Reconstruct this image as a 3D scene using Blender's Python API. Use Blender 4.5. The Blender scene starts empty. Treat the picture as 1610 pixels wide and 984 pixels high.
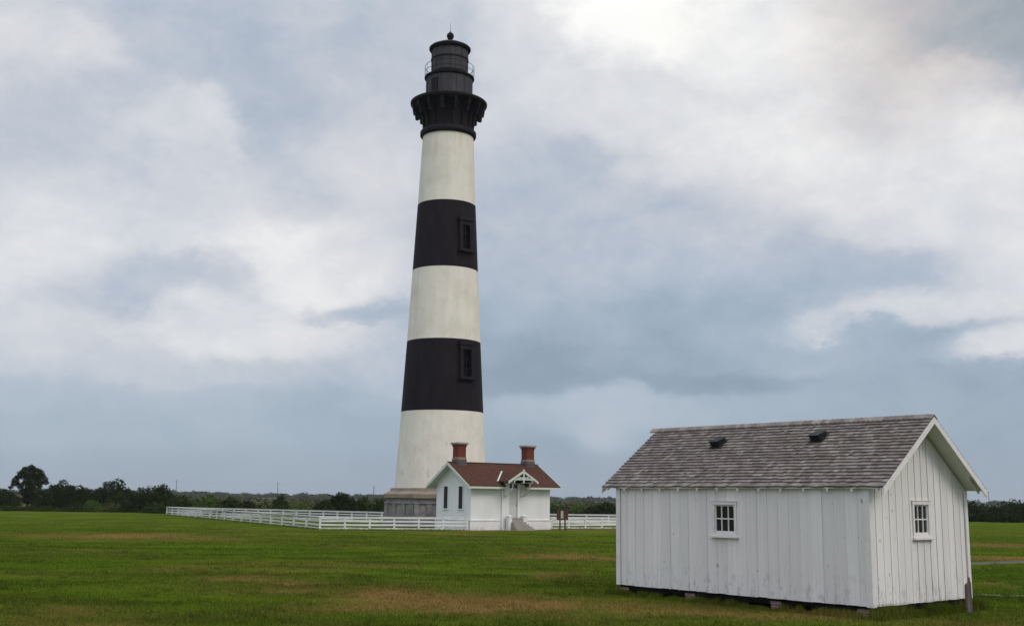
import bpy, math, random
import numpy as np
from mathutils import Vector, Matrix
R = math.radians
C = bpy.context.scene.collection
scene = bpy.context.scene

# ------------------------------------------------------------------ camera
F_PX, PITCH, ROLL, CAM_H = 1749.0, 0.1652, 0.0113, 2.5
cam_data = bpy.data.cameras.new('camera')
cam_data.sensor_fit = 'HORIZONTAL'
cam_data.sensor_width = 36.0
cam_data.lens = 36.0 * F_PX / 1610.0
cam_data.clip_start = 0.1
cam_data.clip_end = 30000
cam = bpy.data.objects.new('camera', cam_data)
C.objects.link(cam)
cam.matrix_world = Matrix.Translation((0, 0, CAM_H)) @ Matrix.Rotation(math.pi/2 + PITCH, 4, 'X') @ Matrix.Rotation(ROLL, 4, 'Z')
scene.camera = cam

def ray(px, py):
    """direction in the world of a point of the 1610x984 photograph (used to survey the site)"""
    X, Y = px - 805.0, py - 492.0
    c, s = math.cos(-ROLL), math.sin(-ROLL)
    X, Y = c*X - s*Y, s*X + c*Y
    u, v = X/F_PX, -Y/F_PX
    return (u, math.cos(PITCH) - v*math.sin(PITCH), math.sin(PITCH) + v*math.cos(PITCH))
def ground_at(px, py, z=0.0):
    d = ray(px, py); t = (z - CAM_H)/d[2]
    return (t*d[0], t*d[1])
def x_at(px, dist):
    d = ray(px, 780); return dist*d[0]/d[1]

# ------------------------------------------------------------------ sun, sky, exposure
SUN_EL, SUN_AZ = R(42), R(132)            # azimuth clockwise from +Y (view direction)
world = bpy.data.worlds.new('World'); scene.world = world
world.use_nodes = True
SKY_STRENGTH = 0.1
sun_d = bpy.data.lights.new('sun', 'SUN')
sun_d.energy = 1.05; sun_d.angle = R(25); sun_d.color = (1.0, 0.95, 0.87)
sun = bpy.data.objects.new('sun', sun_d); C.objects.link(sun)
sd = Vector((math.sin(SUN_AZ)*math.cos(SUN_EL), math.cos(SUN_AZ)*math.cos(SUN_EL), math.sin(SUN_EL)))
sun.rotation_euler = sd.to_track_quat('Z', 'Y').to_euler()
sun.location = sd*200
scene.view_settings.view_transform = 'Standard'
scene.view_settings.look = 'None'
scene.view_settings.exposure = 0.0
scene.view_settings.gamma = 1.0
scene.view_settings.use_curve_mapping = False
scene.render.engine = 'CYCLES'
scene.cycles.max_bounces = 6
scene.cycles.volume_bounces = 0

def srgb(r, g, b):
    f = lambda c: (c/255/12.92) if c/255 <= .04045 else ((c/255+.055)/1.055)**2.4
    return (f(r), f(g), f(b), 1.0)

class NT:
    """small helper to write node trees"""
    def __init__(s, tree): s.t = tree; s.n = tree.nodes; s.l = tree.links
    def put(s, sock, v):
        if v is None: return
        if isinstance(v, bpy.types.NodeSocket): s.l.new(v, sock)
        else: sock.default_value = v
    def math(s, op, a, b=None, c=None, clamp=False):
        n = s.n.new('ShaderNodeMath'); n.operation = op; n.use_clamp = clamp
        s.put(n.inputs[0], a); s.put(n.inputs[1], b); s.put(n.inputs[2], c)
        return n.outputs[0]
    def vmath(s, op, a, b=None, scale=None):
        n = s.n.new('ShaderNodeVectorMath'); n.operation = op
        s.put(n.inputs[0], a); s.put(n.inputs[1], b)
        if scale is not None: s.put(n.inputs['Scale'], scale)
        return n.outputs['Value'] if op in ('LENGTH', 'DOT_PRODUCT') else n.outputs[0]
    def noise(s, vec, scale, detail=3, rough=.5, dist=0, out='Fac'):
        n = s.n.new('ShaderNodeTexNoise'); s.put(n.inputs['Vector'], vec)
        n.inputs['Scale'].default_value = scale; n.inputs['Detail'].default_value = detail
        n.inputs['Roughness'].default_value = rough; n.inputs['Distortion'].default_value = dist
        return n.outputs[out]
    def mapr(s, v, a, b, c=0, d=1, smooth=False):
        n = s.n.new('ShaderNodeMapRange'); s.put(n.inputs[0], v)
        if smooth: n.interpolation_type = 'SMOOTHSTEP'
        for i, k in zip((1, 2, 3, 4), (a, b, c, d)): n.inputs[i].default_value = k
        return n.outputs[0]
    def mix(s, fac, a, b, blend='MIX'):
        n = s.n.new('ShaderNodeMix'); n.data_type = 'RGBA'; n.blend_type = blend
        s.put(n.inputs[0], fac); s.put(n.inputs[6], a); s.put(n.inputs[7], b)
        return n.outputs[2]
    def ramp(s, fac, stops, interp='LINEAR'):
        n = s.n.new('ShaderNodeValToRGB'); s.put(n.inputs[0], fac)
        r = n.color_ramp; r.interpolation = interp
        while len(r.elements) < len(stops): r.elements.new(.5)
        for e, (p, c) in zip(r.elements, stops): e.position = p; e.color = c
        return n.outputs[0]
    def xyz(s, v):
        n = s.n.new('ShaderNodeSeparateXYZ'); s.put(n.inputs[0], v); return n.outputs
    def comb(s, x, y, z):
        n = s.n.new('ShaderNodeCombineXYZ')
        for i, v in enumerate((x, y, z)): s.put(n.inputs[i], v)
        return n.outputs[0]

# overcast sky: Nishita sky behind a sheet of broken cloud laid out by azimuth and elevation
w = NT(world.node_tree)
bg = world.node_tree.nodes['Background']
bg.inputs['Strength'].default_value = SKY_STRENGTH
sky = w.n.new('ShaderNodeTexSky'); sky.sky_type = 'NISHITA'; sky.sun_disc = False
sky.sun_elevation = SUN_EL; sky.sun_rotation = SUN_AZ
tc = w.n.new('ShaderNodeTexCoord').outputs['Generated']
dirv = w.vmath('NORMALIZE', tc)
X, Y, Z = w.xyz(dirv)[0:3]
az = w.math('ARCTAN2', X, Y)
el = w.math('ARCSINE', Z)
flat = w.comb(az, w.math('MULTIPLY', el, 1.5), 3.7)
n_big = w.noise(flat, 3.2, 7, .58, .35)
n_puff = w.noise(flat, 11.0, 7, .6, .25)
n_fine = w.noise(flat, 5.0, 4, .5, .0)
wn = w.xyz(w.vmath('SUBTRACT', w.noise(flat, 7.5, 8, .62, 0, 'Color'), (.5, .5, .5)))
calm = w.mapr(el, .02, .14, .25, 1.0)
az_w = w.math('ADD', az, w.math('MULTIPLY', w.math('MULTIPLY', wn[0], calm), .15))
el_w = w.math('ADD', el, w.math('MULTIPLY', w.math('MULTIPLY', wn[1], calm), .09))
# brightness of the cloud sheet: bearings, spread, value (1 = brightest gap, .6 = darkest base)
base = w.mapr(el, 0.0, .30, .64, .79)
blobs = [
 (1000, 48, 90, 34, 1.08, 1.8), (1200, 85, 110, 55, .95, 1), (985, 130, 110, 45, .90, 1), (1130, 200, 120, 50, .92, 1), (1270, 220, 110, 60, .895, 1),
 (1470, 40, 90, 45, .77, 1), (1600, 30, 70, 60, .64, 1.4), (1370, 110, 60, 60, .83, 1), (1530, 115, 45, 20, .90, 1), (1385, 165, 40, 25, .83, 1), (1600, 235, 40, 40, .93, 1),
 (1460, 240, 90, 60, .88, 1), (860, 275, 80, 30, .76, 1), (990, 270, 25, 15, .85, 1), (900, 400, 150, 50, .745, 1), (1030, 345, 90, 30, .75, 1), (1260, 310, 140, 35, .835, 1), (1200, 360, 120, 25, .775, 1),
 (1500, 330, 100, 45, .88, 1), (1100, 425, 150, 30, .73, 1), (1320, 430, 130, 30, .72, 1), (1060, 490, 220, 30, .665, 1), (860, 480, 80, 25, .69, 1), (900, 560, 150, 22, .635, 1), (880, 592, 110, 14, .61, 1.4),
 (1090, 603, 130, 9, .61, 1.5), (1240, 556, 70, 15, .70, 1.2), (1100, 570, 70, 12, .67, 1), (1450, 488, 100, 20, .875, 1), (1330, 510, 70, 10, .84, 1), (1548, 556, 55, 13, .90, 1),
 (1590, 470, 40, 25, .88, 1), (1580, 400, 60, 35, .89, 1), (1400, 548, 90, 15, .69, 1), (940, 640, 80, 20, .74, 1), (945, 685, 28, 20, .76, 1), (1120, 640, 120, 16, .71, 1), (1300, 640, 120, 30, .68, 1),
 (1500, 660, 160, 40, .655, 1), (870, 740, 120, 30, .645, 1), (1450, 740, 200, 25, .65, 1), (820, 120, 50, 80, .86, 1), (800, 215, 40, 40, .82, 1), (790, 340, 40, 50, .745, 1),
 (40, 55, 60, 40, .87, 1), (145, 72, 35, 22, .88, 1), (70, 130, 60, 30, .79, 1), (300, 60, 120, 50, .77, 1), (480, 60, 130, 60, .77, 1), (620, 110, 60, 60, .80, 1),
 (60, 210, 110, 45, .78, 1), (160, 240, 70, 30, .80, 1), (340, 178, 32, 26, .90, 1.2), (300, 200, 50, 30, .85, 1), (450, 200, 60, 70, .755, 1), (570, 270, 60, 45, .84, 1), (600, 180, 50, 40, .79, 1),
 (110, 310, 110, 35, .86, 1), (300, 300, 70, 40, .81, 1), (400, 340, 60, 25, .82, 1), (420, 400, 75, 30, .92, 1.2), (560, 400, 60, 40, .84, 1), (480, 450, 60, 25, .92, 1), (60, 400, 80, 40, .86, 1),
 (210, 440, 85, 26, .72, 1.5), (345, 430, 18, 14, .80, 1), (540, 489, 40, 11, .70, 1.6), (60, 490, 90, 25, .81, 1), (310, 500, 60, 25, .86, 1), (440, 520, 90, 25, .88, 1), (40, 560, 50, 18, .81, 1), (130, 590, 70, 18, .765, 1),
 (230, 545, 50, 14, .77, 1), (240, 598, 60, 16, .76, 1), (420, 590, 110, 18, .77, 1), (590, 565, 60, 25, .79, 1), (100, 630, 160, 14, .715, 1), (360, 636, 170, 14, .70, 1.2), (560, 622, 80, 14, .715, 1),
 (200, 680, 200, 25, .70, 1), (500, 680, 150, 25, .68, 1), (300, 740, 350, 22, .655, 1),
]
num = w.math('MULTIPLY', base, .05); dsum = None
for (px, py, sx, sy, val, wt_) in blobs:
    d = ray(px, py)
    a0 = math.atan2(d[0], d[1]); e0 = math.atan2(d[2], math.hypot(d[0], d[1]))
    da = w.math('MULTIPLY_ADD', az_w, F_PX/sx*.86, -a0*F_PX/sx*.86)
    de = w.math('MULTIPLY_ADD', el_w, F_PX/sy*.86, -e0*F_PX/sy*.86)
    q = w.math('MULTIPLY_ADD', de, de, w.math('MULTIPLY', da, da))
    g = w.math('POWER', math.exp(-1.0), q)
    num = w.math('MULTIPLY_ADD', g, val*wt_, num)
    dsum = w.math('MULTIPLY_ADD', g, wt_, .05 if dsum is None else dsum)
L = w.math('DIVIDE', num, dsum)
var = w.math('ADD', w.math('MULTIPLY', w.math('SUBTRACT', n_big, .5), .15),
             w.math('MULTIPLY', w.math('SUBTRACT', n_puff, .5), .17))
n_rag = w.noise(flat, 24.0, 5, .65, .3)
var = w.math('ADD', var, w.math('MULTIPLY', w.math('SUBTRACT', n_rag, .5), .07))
L = w.math('MULTIPLY_ADD', var, calm, L)
Lr = w.mapr(L, .505, 1.015)
cloud = w.ramp(Lr, [(.10, srgb(130, 147, 165)), (.24, srgb(146, 163, 181)), (.36, srgb(162, 178, 194)), (.48, srgb(181, 191, 205)),
                    (.60, srgb(203, 207, 215)), (.72, srgb(220, 222, 226)), (.84, srgb(237, 238, 238)), (1.0, srgb(255, 255, 252))])
# a faint change of tint between lavender and cream from cloud to cloud
cloud = w.mix(w.mapr(n_fine, .35, .7), cloud, w.mix(1.0, cloud, (1.015, .998, .985, 1), 'MULTIPLY'))
# an overcast sky is brighter towards the zenith; out-of-view sky above and behind is lifted to light the scene
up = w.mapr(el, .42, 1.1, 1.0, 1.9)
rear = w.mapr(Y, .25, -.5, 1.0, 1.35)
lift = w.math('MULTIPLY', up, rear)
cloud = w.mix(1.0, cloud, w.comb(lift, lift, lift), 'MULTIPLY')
# the heavy cloud high on the right is a neutral, slightly brown grey
cg = w.math('MULTIPLY', w.mapr(az_w, .24, .36), w.mapr(el_w, .29, .37))
cloud = w.mix(cg, cloud, w.mix(1.0, cloud, (1.0, .915, .84, 1), 'MULTIPLY'))
cloud = w.mix(1.0, cloud, (10.4, 10.4, 10.4, 1), 'MULTIPLY')
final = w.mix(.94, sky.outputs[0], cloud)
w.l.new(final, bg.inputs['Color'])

# ------------------------------------------------------------------ helpers
def tag(o, label=None, cat=None, group=None, kind=None):
    if label: o['label'] = label
    if cat: o['category'] = cat
    if group: o['group'] = group
    if kind: o['kind'] = kind
    return o
def empty(name, loc=(0, 0, 0), rz=0.0):
    o = bpy.data.objects.new(name, None); C.objects.link(o)
    o.location = loc; o.rotation_euler = (0, 0, rz); o.empty_display_size = .3
    return o

class MB:
    def __init__(s): s.v = []; s.f = []; s.m = []
    def add(s, vs, fs, mi=0):
        k = len(s.v); s.v += [tuple(v) for v in vs]; s.f += [tuple(k+i for i in f) for f in fs]; s.m += [mi]*len(fs)
        return s
    def box(s, x0, x1, y0, y1, z0, z1, mi=0):
        vs = [(x0,y0,z0),(x1,y0,z0),(x1,y1,z0),(x0,y1,z0),(x0,y0,z1),(x1,y0,z1),(x1,y1,z1),(x0,y1,z1)]
        return s.add(vs, [(3,2,1,0),(4,5,6,7),(0,1,5,4),(1,2,6,5),(2,3,7,6),(3,0,4,7)], mi)
    def hexa(s, vs, mi=0):
        return s.add(vs, [(3,2,1,0),(4,5,6,7),(0,1,5,4),(1,2,6,5),(2,3,7,6),(3,0,4,7)], mi)
    def prism(s, poly, axis, a, b, mi=0):
        """extrude a 2d polygon along an axis from a to b"""
        def P(u, v, t): return {'x': (t, u, v), 'y': (u, t, v), 'z': (u, v, t)}[axis]
        n = len(poly); vs = [P(u, v, a) for u, v in poly] + [P(u, v, b) for u, v in poly]
        fs = [tuple(range(n))[::-1], tuple(range(n, 2*n))] + [(i, (i+1) % n, n+(i+1) % n, n+i) for i in range(n)]
        return s.add(vs, fs, mi)
    def bar(s, p, q, w, h=None, up=(0, 0, 1), mi=0):
        h = h or w; p, q = Vector(p), Vector(q); d = (q-p).normalized(); u = Vector(up)
        if abs(d.dot(u)) > .99: u = Vector((1, 0, 0))
        a = d.cross(u).normalized()*w/2; b = a.cross(d).normalized()*h/2
        return s.hexa([p-a-b, p+a-b, p+a+b, p-a+b, q-a-b, q+a-b, q+a+b, q-a+b], mi)
    def tube(s, pts, rads, n=8, mi=0):
        pts = [Vector(p) for p in pts]; k = len(s.v); rings = []
        for i, p in enumerate(pts):
            d = (pts[min(i+1, len(pts)-1)] - pts[max(i-1, 0)]).normalized()
            u = Vector((0, 0, 1)) if abs(d.z) < .95 else Vector((1, 0, 0))
            a = d.cross(u).normalized(); b = d.cross(a)
            for j in range(n):
                t = 2*math.pi*j/n; s.v.append(tuple(p + (a*math.cos(t)+b*math.sin(t))*rads[i]))
        for i in range(len(pts)-1):
            for j in range(n):
                s.f.append((k+i*n+j, k+i*n+(j+1) % n, k+(i+1)*n+(j+1) % n, k+(i+1)*n+j)); s.m.append(mi)
        s.f.append(tuple(range(k, k+n))); s.m.append(mi)
        s.f.append(tuple(range(k+(len(pts)-1)*n, k+len(pts)*n))[::-1]); s.m.append(mi)
        return s
    def lathe(s, prof, n=64, mi=0, cap=True, ph=0.0):
        k = len(s.v)
        for r_, z in prof:
            for j in range(n):
                t = 2*math.pi*(j+ph)/n; s.v.append((r_*math.cos(t), r_*math.sin(t), z))
        for i in range(len(prof)-1):
            for j in range(n):
                s.f.append((k+i*n+j, k+i*n+(j+1) % n, k+(i+1)*n+(j+1) % n, k+(i+1)*n+j)); s.m.append(mi)
        if cap:
            s.f.append(tuple(range(k, k+n))[::-1]); s.m.append(mi)
            s.f.append(tuple(range(k+(len(prof)-1)*n, k+len(prof)*n))); s.m.append(mi)
        return s
    def build(s, name, mats, parent=None, smooth=None, bevel=0.0, loc=None):
        me = bpy.data.meshes.new(name); me.from_pydata(s.v, [], s.f)
        for m in (mats if isinstance(mats, (list, tuple)) else [mats]): me.materials.append(m)
        me.polygons.foreach_set('material_index', s.m)
        me.update()
        o = bpy.data.objects.new(name, me); C.objects.link(o)
        if parent: o.parent = parent
        if loc: o.location = loc
        if smooth is not None:
            for p in me.polygons: p.use_smooth = True
            me.set_sharp_from_angle(angle=R(smooth))
        if bevel:
            b = o.modifiers.new('bevel', 'BEVEL'); b.width = bevel; b.segments = 1; b.limit_method = 'ANGLE'
        return o

# ------------------------------------------------------------------ materials
def mat(name, build, rough=.8, spec=.3):
    m = bpy.data.materials.new(name); m.use_nodes = True
    t = NT(m.node_tree); b = m.node_tree.nodes['Principled BSDF']
    b.inputs['Roughness'].default_value = rough
    b.inputs['Specular IOR Level'].default_value = spec
    geo = t.n.new('ShaderNodeNewGeometry'); pos = geo.outputs['Position']
    tcn = t.n.new('ShaderNodeTexCoord'); obj = tcn.outputs['Object']
    res = build(t, b, pos, obj, geo)
    if res is not None:
        col, height, dist = res if isinstance(res, tuple) else (res, None, 0)
        t.put(b.inputs['Base Color'], col)
        if height is not None:
            bp = t.n.new('ShaderNodeBump'); bp.inputs['Distance'].default_value = dist
            t.put(bp.inputs['Height'], height); t.l.new(bp.outputs[0], b.inputs['Normal'])
    return m
def plain(name, c1, c2=None, scale=4.0, rough=.8, spec=.3, bump=0.0):
    c2 = c2 or tuple(x*.8 for x in c1)
    def f(t, b, pos, obj, geo):
        n = t.noise(obj, scale, 5, .6)
        return (t.mix(t.mapr(n, .3, .7), (*c1, 1), (*c2, 1)), t.noise(obj, scale*6, 3) if bump else None, bump)
    return mat(name, f, rough, spec)

def stretch(t, v, s): return t.vmath('MULTIPLY', v, s)

def tower_white(t, b, pos, obj, geo):
    streak = t.noise(stretch(t, obj, (1, 1, .10)), 1.6, 6, .65)
    patch = t.noise(obj, .55, 5, .6)
    spots = t.noise(stretch(t, obj, (1, 1, .6)), 2.6, 6, .7)
    c = t.mix(t.mapr(streak, .35, .72), (.83, .775, .70, 1), (.72, .665, .59, 1))
    c = t.mix(t.mapr(patch, .45, .75, 0, .6), c, (.60, .56, .47, 1))
    z = t.xyz(obj)[2]
    low = t.mapr(z, 3.2, 10.0, 1, 0)                    # mildew and flaking grows towards the foot
    sp = t.mapr(spots, .56, .68)
    c = t.mix(t.math('MULTIPLY', sp, t.math('MULTIPLY_ADD', low, .55, .12)), c, (.33, .33, .26, 1))
    top = t.mapr(z, 33.5, 37.5)
    rust = t.mapr(t.noise(stretch(t, obj, (1, 1, .06)), 1.1, 5, .6), .5, .68)
    c = t.mix(t.math('MULTIPLY', t.math('MULTIPLY', rust, top), .85), c, (.46, .36, .20, 1))
    return brick_relief(t, obj, c, .006)
def brick_relief(t, obj, c, dist):
    x, y, z = t.xyz(obj)[0:3]
    u = t.math('MULTIPLY', t.math('ARCTAN2', y, x), 4.0)
    br = t.n.new('ShaderNodeTexBrick'); t.put(br.inputs['Vector'], t.comb(u, z, 0.0))
    br.inputs['Scale'].default_value = 1.0; br.inputs['Brick Width'].default_value = .42
    br.inputs['Row Height'].default_value = .15; br.inputs['Mortar Size'].default_value = .012
    br.inputs['Mortar Smooth'].default_value = .4
    h = t.math('SUBTRACT', t.math('MULTIPLY', t.noise(obj, 3, 4), .5), br.outputs['Fac'])
    return c, h, dist
def tower_black(t, b, pos, obj, geo):
    n = t.noise(stretch(t, obj, (1, 1, .25)), 1.5, 6, .65)
    c = t.mix(t.mapr(n, .35, .7), (.009, .006, .009, 1), (.018, .013, .018, 1))
    chips = t.mapr(t.noise(obj, 5.5, 4, .6), .71, .74)
    c = t.mix(t.math('MULTIPLY', chips, .5), c, (.16, .14, .15, 1))
    return brick_relief(t, obj, c, .006)
def granite(t, b, pos, obj, geo):
    n = t.noise(obj, 1.3, 6, .7); s_ = t.noise(stretch(t, obj, (1, 1, .2)), 2.5, 4)
    c = t.mix(t.mapr(n, .3, .7), (.13, .12, .12, 1), (.30, .28, .27, 1))
    c = t.mix(t.mapr(s_, .5, .75, 0, .6), c, (.16, .14, .13, 1))
    return c, t.noise(obj, 9, 4), .02
def sandstone(t, b, pos, obj, geo):
    n = t.noise(obj, 1.1, 6, .7)
    c = t.mix(t.mapr(n, .3, .7), (.30, .25, .19, 1), (.17, .14, .105, 1))
    return c, t.noise(obj, 9, 4), .01
def house_white(t, b, pos, obj, geo):
    n = t.noise(stretch(t, obj, (1, 1, .3)), 1.2, 6, .65)
    z = t.xyz(obj)[2]
    c = t.mix(t.mapr(n, .35, .75), (.80, .80, .80, 1), (.69, .69, .68, 1))
    dirt = t.math('MULTIPLY', t.mapr(z, 0, .5, 1, 0), t.mapr(t.noise(obj, 3, 5), .4, .65))
    c = t.mix(t.math('MULTIPLY', dirt, .6), c, (.34, .35, .30, 1))
    return c, t.noise(obj, 5, 3), .004
def brown_roof(t, b, pos, obj, geo):
    x, y, z = t.xyz(obj)[0:3]
    br = t.n.new('ShaderNodeTexBrick'); t.put(br.inputs['Vector'], t.comb(x, t.math('MULTIPLY', z, 2.0), 0.0))
    br.inputs['Scale'].default_value = 1.0; br.inputs['Brick Width'].default_value = .22
    br.inputs['Row Height'].default_value = .26; br.inputs['Mortar Size'].default_value = .012
    br.inputs['Color1'].default_value = (.110, .040, .026, 1); br.inputs['Color2'].default_value = (.075, .030, .021, 1)
    br.inputs['Mortar'].default_value = (.045, .024, .02, 1)
    c = t.mix(t.mapr(t.noise(stretch(t, obj, (3, 1, 1)), 1.1, 6, .7), .42, .62, 0, .8), br.outputs['Color'], (.062, .034, .022, 1))
    c = t.mix(t.mapr(t.noise(obj, 2.3, 5, .7), .56, .7, 0, .4), c, (.13, .085, .045, 1))
    return c, br.outputs['Fac'], -.012
def red_brick(t, b, pos, obj, geo):
    x, y, z = t.xyz(obj)[0:3]
    br = t.n.new('ShaderNodeTexBrick'); t.put(br.inputs['Vector'], t.comb(t.math('ADD', x, y), z, 0.0))
    br.inputs['Scale'].default_value = 1.0; br.inputs['Brick Width'].default_value = .2
    br.inputs['Row Height'].default_value = .075; br.inputs['Mortar Size'].default_value = .008
    br.inputs['Color1'].default_value = (.19, .034, .020, 1); br.inputs['Color2'].default_value = (.13, .026, .018, 1)
    br.inputs['Mortar'].default_value = (.14, .07, .05, 1)
    n = t.noise(obj, 3, 5)
    return t.mix(t.mapr(n, .45, .75, 0, .5), br.outputs['Color'], (.12, .035, .028, 1)), br.outputs['Fac'], -.006
def pier_brick(t, b, pos, obj, geo):
    x, y, z = t.xyz(obj)[0:3]
    br = t.n.new('ShaderNodeTexBrick'); t.put(br.inputs['Vector'], t.comb(t.math('ADD', x, y), z, 0.0))
    br.inputs['Scale'].default_value = 1.0; br.inputs['Brick Width'].default_value = .2
    br.inputs['Row Height'].default_value = .07; br.inputs['Mortar Size'].default_value = .01
    br.inputs['Color1'].default_value = (.20, .12, .09, 1); br.inputs['Color2'].default_value = (.13, .075, .06, 1)
    br.inputs['Mortar'].default_value = (.26, .23, .20, 1)
    return br.outputs['Color'], br.outputs['Fac'], -.01
def board_paint(t, b, pos, obj, geo):
    """white paint on vertical boards: grain, scuffs and mildew low down"""
    x, y, z = t.xyz(obj)[0:3]
    across = t.math('ADD', x, y)
    bid = t.math('FLOOR', t.math('DIVIDE', across, .305))
    wnz = t.n.new('ShaderNodeTexWhiteNoise'); wnz.noise_dimensions = '1D'; t.put(wnz.inputs['W'], bid)
    tone = t.mapr(wnz.outputs['Value'], 0, 1, 0, .9)
    c = t.mix(tone, (.80, .765, .755, 1), (.68, .65, .64, 1))
    grain = t.noise(stretch(t, obj, (14, 14, .5)), 1.0, 5, .6)
    c = t.mix(t.mapr(grain, .4, .75, 0, .35), c, (.55, .54, .53, 1))
    wash = t.noise(stretch(t, obj, (1, 1, .35)), 1.5, 5, .6)
    c = t.mix(t.mapr(wash, .45, .75, 0, .4), c, (.60, .60, .57, 1))
    stain = t.noise(stretch(t, obj, (3.2, 3.2, 2.0)), 1.6, 6, .7)
    low = t.mapr(z, .25, 1.05, 1, 0)
    m = t.math('MULTIPLY', t.mapr(stain, .52, .62), t.math('MULTIPLY', low, .62), clamp=True)
    c = t.mix(m, c, (.27, .28, .24, 1))
    crack = t.noise(stretch(t, obj, (20, 20, .9)), 1.0, 3, .5)
    c = t.mix(t.math('MULTIPLY', t.mapr(crack, .69, .73), t.mapr(z, .2, 1.5, .8, .1)), c, (.22, .22, .21, 1))
    # short scuffs and nail stains near the bottom ends of the boards
    nail = t.noise(stretch(t, obj, (9, 9, 5)), 1.0, 2, .5)
    c = t.mix(t.math('MULTIPLY', t.mapr(nail, .70, .73), .7), c, (.20, .17, .14, 1))
    drip = t.noise(stretch(t, obj, (16, 16, .35)), 1.0, 4, .6)
    c = t.mix(t.mapr(drip, .52, .72, 0, .22), c, (.50, .48, .45, 1))
    return c, grain, .004
def shingle_mat(t, b, pos, obj, geo):
    rnd = geo.outputs['Random Per Island']
    grain = t.noise(stretch(t, obj, (30, 4, 4)), 1.0, 4, .6)
    c = t.ramp(rnd, [(0, (.145, .122, .112, 1)), (.35, (.195, .168, .154, 1)), (.7, (.24, .21, .195, 1)), (1, (.33, .30, .275, 1))])
    patch = t.noise(obj, 1.0, 5, .6)
    c = t.mix(t.mapr(patch, .4, .7, 0, .5), c, (.155, .130, .120, 1))
    c = t.mix(t.mapr(grain, .4, .75, 0, .45), c, (.105, .09, .085, 1))
    return c, grain, .006
def glass_dark(t, b, pos, obj, geo):
    b.inputs['Roughness'].default_value = .06; b.inputs['Specular IOR Level'].default_value = .5
    return t.mix(t.noise(obj, 3), (.010, .011, .014, 1), (.02, .021, .025, 1))
def weathered(t, b, pos, obj, geo):
    g = t.noise(stretch(t, obj, (20, 20, 1.4)), 1.0, 5, .6)
    return t.mix(t.mapr(g, .3, .7), (.19, .165, .15, 1), (.07, .06, .055, 1)), g, .01

M = dict(
 tower_white=mat('tower_white_paint', tower_white, .75, .25), tower_black=mat('tower_black_paint', tower_black, .75, .15),
 granite=mat('granite', granite, .85), sandstone=mat('sandstone', sandstone, .9),
 house=mat('house_whitewash', house_white, .8), roof=mat('brown_shingles', brown_roof, .9, .15),
 brick=mat('red_brick', red_brick, .9), pier=mat('pier_brick', pier_brick, .95),
 board=mat('painted_boards', board_paint, .65, .25), shingle=mat('cedar_shingles', shingle_mat, .95, .1),
 glass=mat('dark_glass', glass_dark, .06, .5), weathered=mat('weathered_wood', weathered, .95, .1),
 iron=plain('black_iron', (.008, .006, .010), (.014, .011, .016), 2.0, .65, .15),
 iron_grey=plain('lantern_iron', (.036, .034, .041), (.060, .056, .066), 1.2, .6, .2),
 black=plain('unlit_interior', (.002, .002, .003), (.004, .003, .004), 3.0, .9, .02),
 shed_trim=plain('shed_trim_paint', (.74, .71, .70), (.64, .61, .60), 5.0, .7),
 trim=plain('white_trim_paint', (.80, .80, .79), (.70, .70, .69), 3.0, .6),
 soffit=plain('soffit_paint', (.74, .74, .72), (.62, .62, .60), 3.0, .7),
 hood=plain('hood_paint', (.60, .64, .58), (.50, .53, .48), 3.0, .7),
 fence=plain('fence_paint', (.78, .78, .77), (.60, .60, .58), 1.3, .7),
 louvre=plain('dark_louvre', (.020, .016, .020), (.035, .03, .035), 3.0, .6),
 cap=plain('chimney_cap', (.36, .33, .31), (.24, .21, .20), 4.0, .9),
 flash=plain('lead_flashing', (.11, .10, .10), (.07, .065, .065), 4.0, .6),
 tan=plain('tan_band', (.30, .20, .14), (.24, .16, .11), 4.0, .9),
 vent=plain('roof_vent_metal', (.010, .011, .014), (.02, .021, .024), 6.0, .6, .2),
 door=plain('door_paint', (.66, .64, .62), (.55, .52, .50), 2.0, .6),
 steps=plain('step_stone', (.36, .32, .29), (.26, .23, .21), 2.5, .9, .2, .01),
 signb=plain('sign_brown', (.075, .035, .028), (.055, .028, .022), 4.0, .7),
 signp=plain('sign_paper', (.46, .44, .36), (.38, .35, .28), 9.0, .7),
 bark=plain('bark', (.06, .05, .04), (.035, .03, .025), 6.0, .95),
 under=plain('void_shade_timber', (.010, .008, .007), (.006, .005, .005), 5.0, .95, .1),  # floor timber coloured near black to stand for the shade beneath the shed
 pole=plain('pole_wood', (.10, .09, .08), (.07, .06, .055), 2.0, .95, .1),
)

# ------------------------------------------------------------------ ground
dry = []
for (px, py, sx, sy, a, rot) in [
    (215, 842, 62, 3.5, .95, 0), (330, 846, 50, 2.5, .5, 0), (90, 842, 60, 3, .35, 0), (640, 936, 95, 10, .85, .02), (760, 950, 110, 11, .95, .02), (850, 957, 60, 6, .6, 0),
    (380, 912, 65, 5, .75, 0), (300, 893, 60, 5, .4, 0), (560, 955, 80, 8, .5, 0), (850, 874, 50, 4, .6, 0), (870, 905, 45, 3.5, .55, 0), (930, 875, 50, 6, .45, 0),
    (1010, 957, 90, 7, .55, 0), (1200, 972, 180, 8, .6, 0), (60, 965, 60, 9, .35, 0), (700, 838, 60, 1.5, .5, 0), (1585, 981, 50, 5, .7, 0),
    (1590, 858, 80, 3, .75, 0), (1590, 877, 90, 2.6, .9, 0), (1580, 918, 20, 4, .4, 0), (420, 930, 50, 6, .4, 0), (470, 900, 60, 4, .4, 0), (150, 978, 100, 5, .35, 0)]:
    gx, gy = ground_at(px, py)
    dist = math.hypot(gx, gy)
    rx = sx*dist/F_PX
    ry = abs(ground_at(px, py-sy)[1] - ground_at(px, py+sy)[1])/2
    dry.append((gx, gy, rx, max(ry, .5), a))
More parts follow.
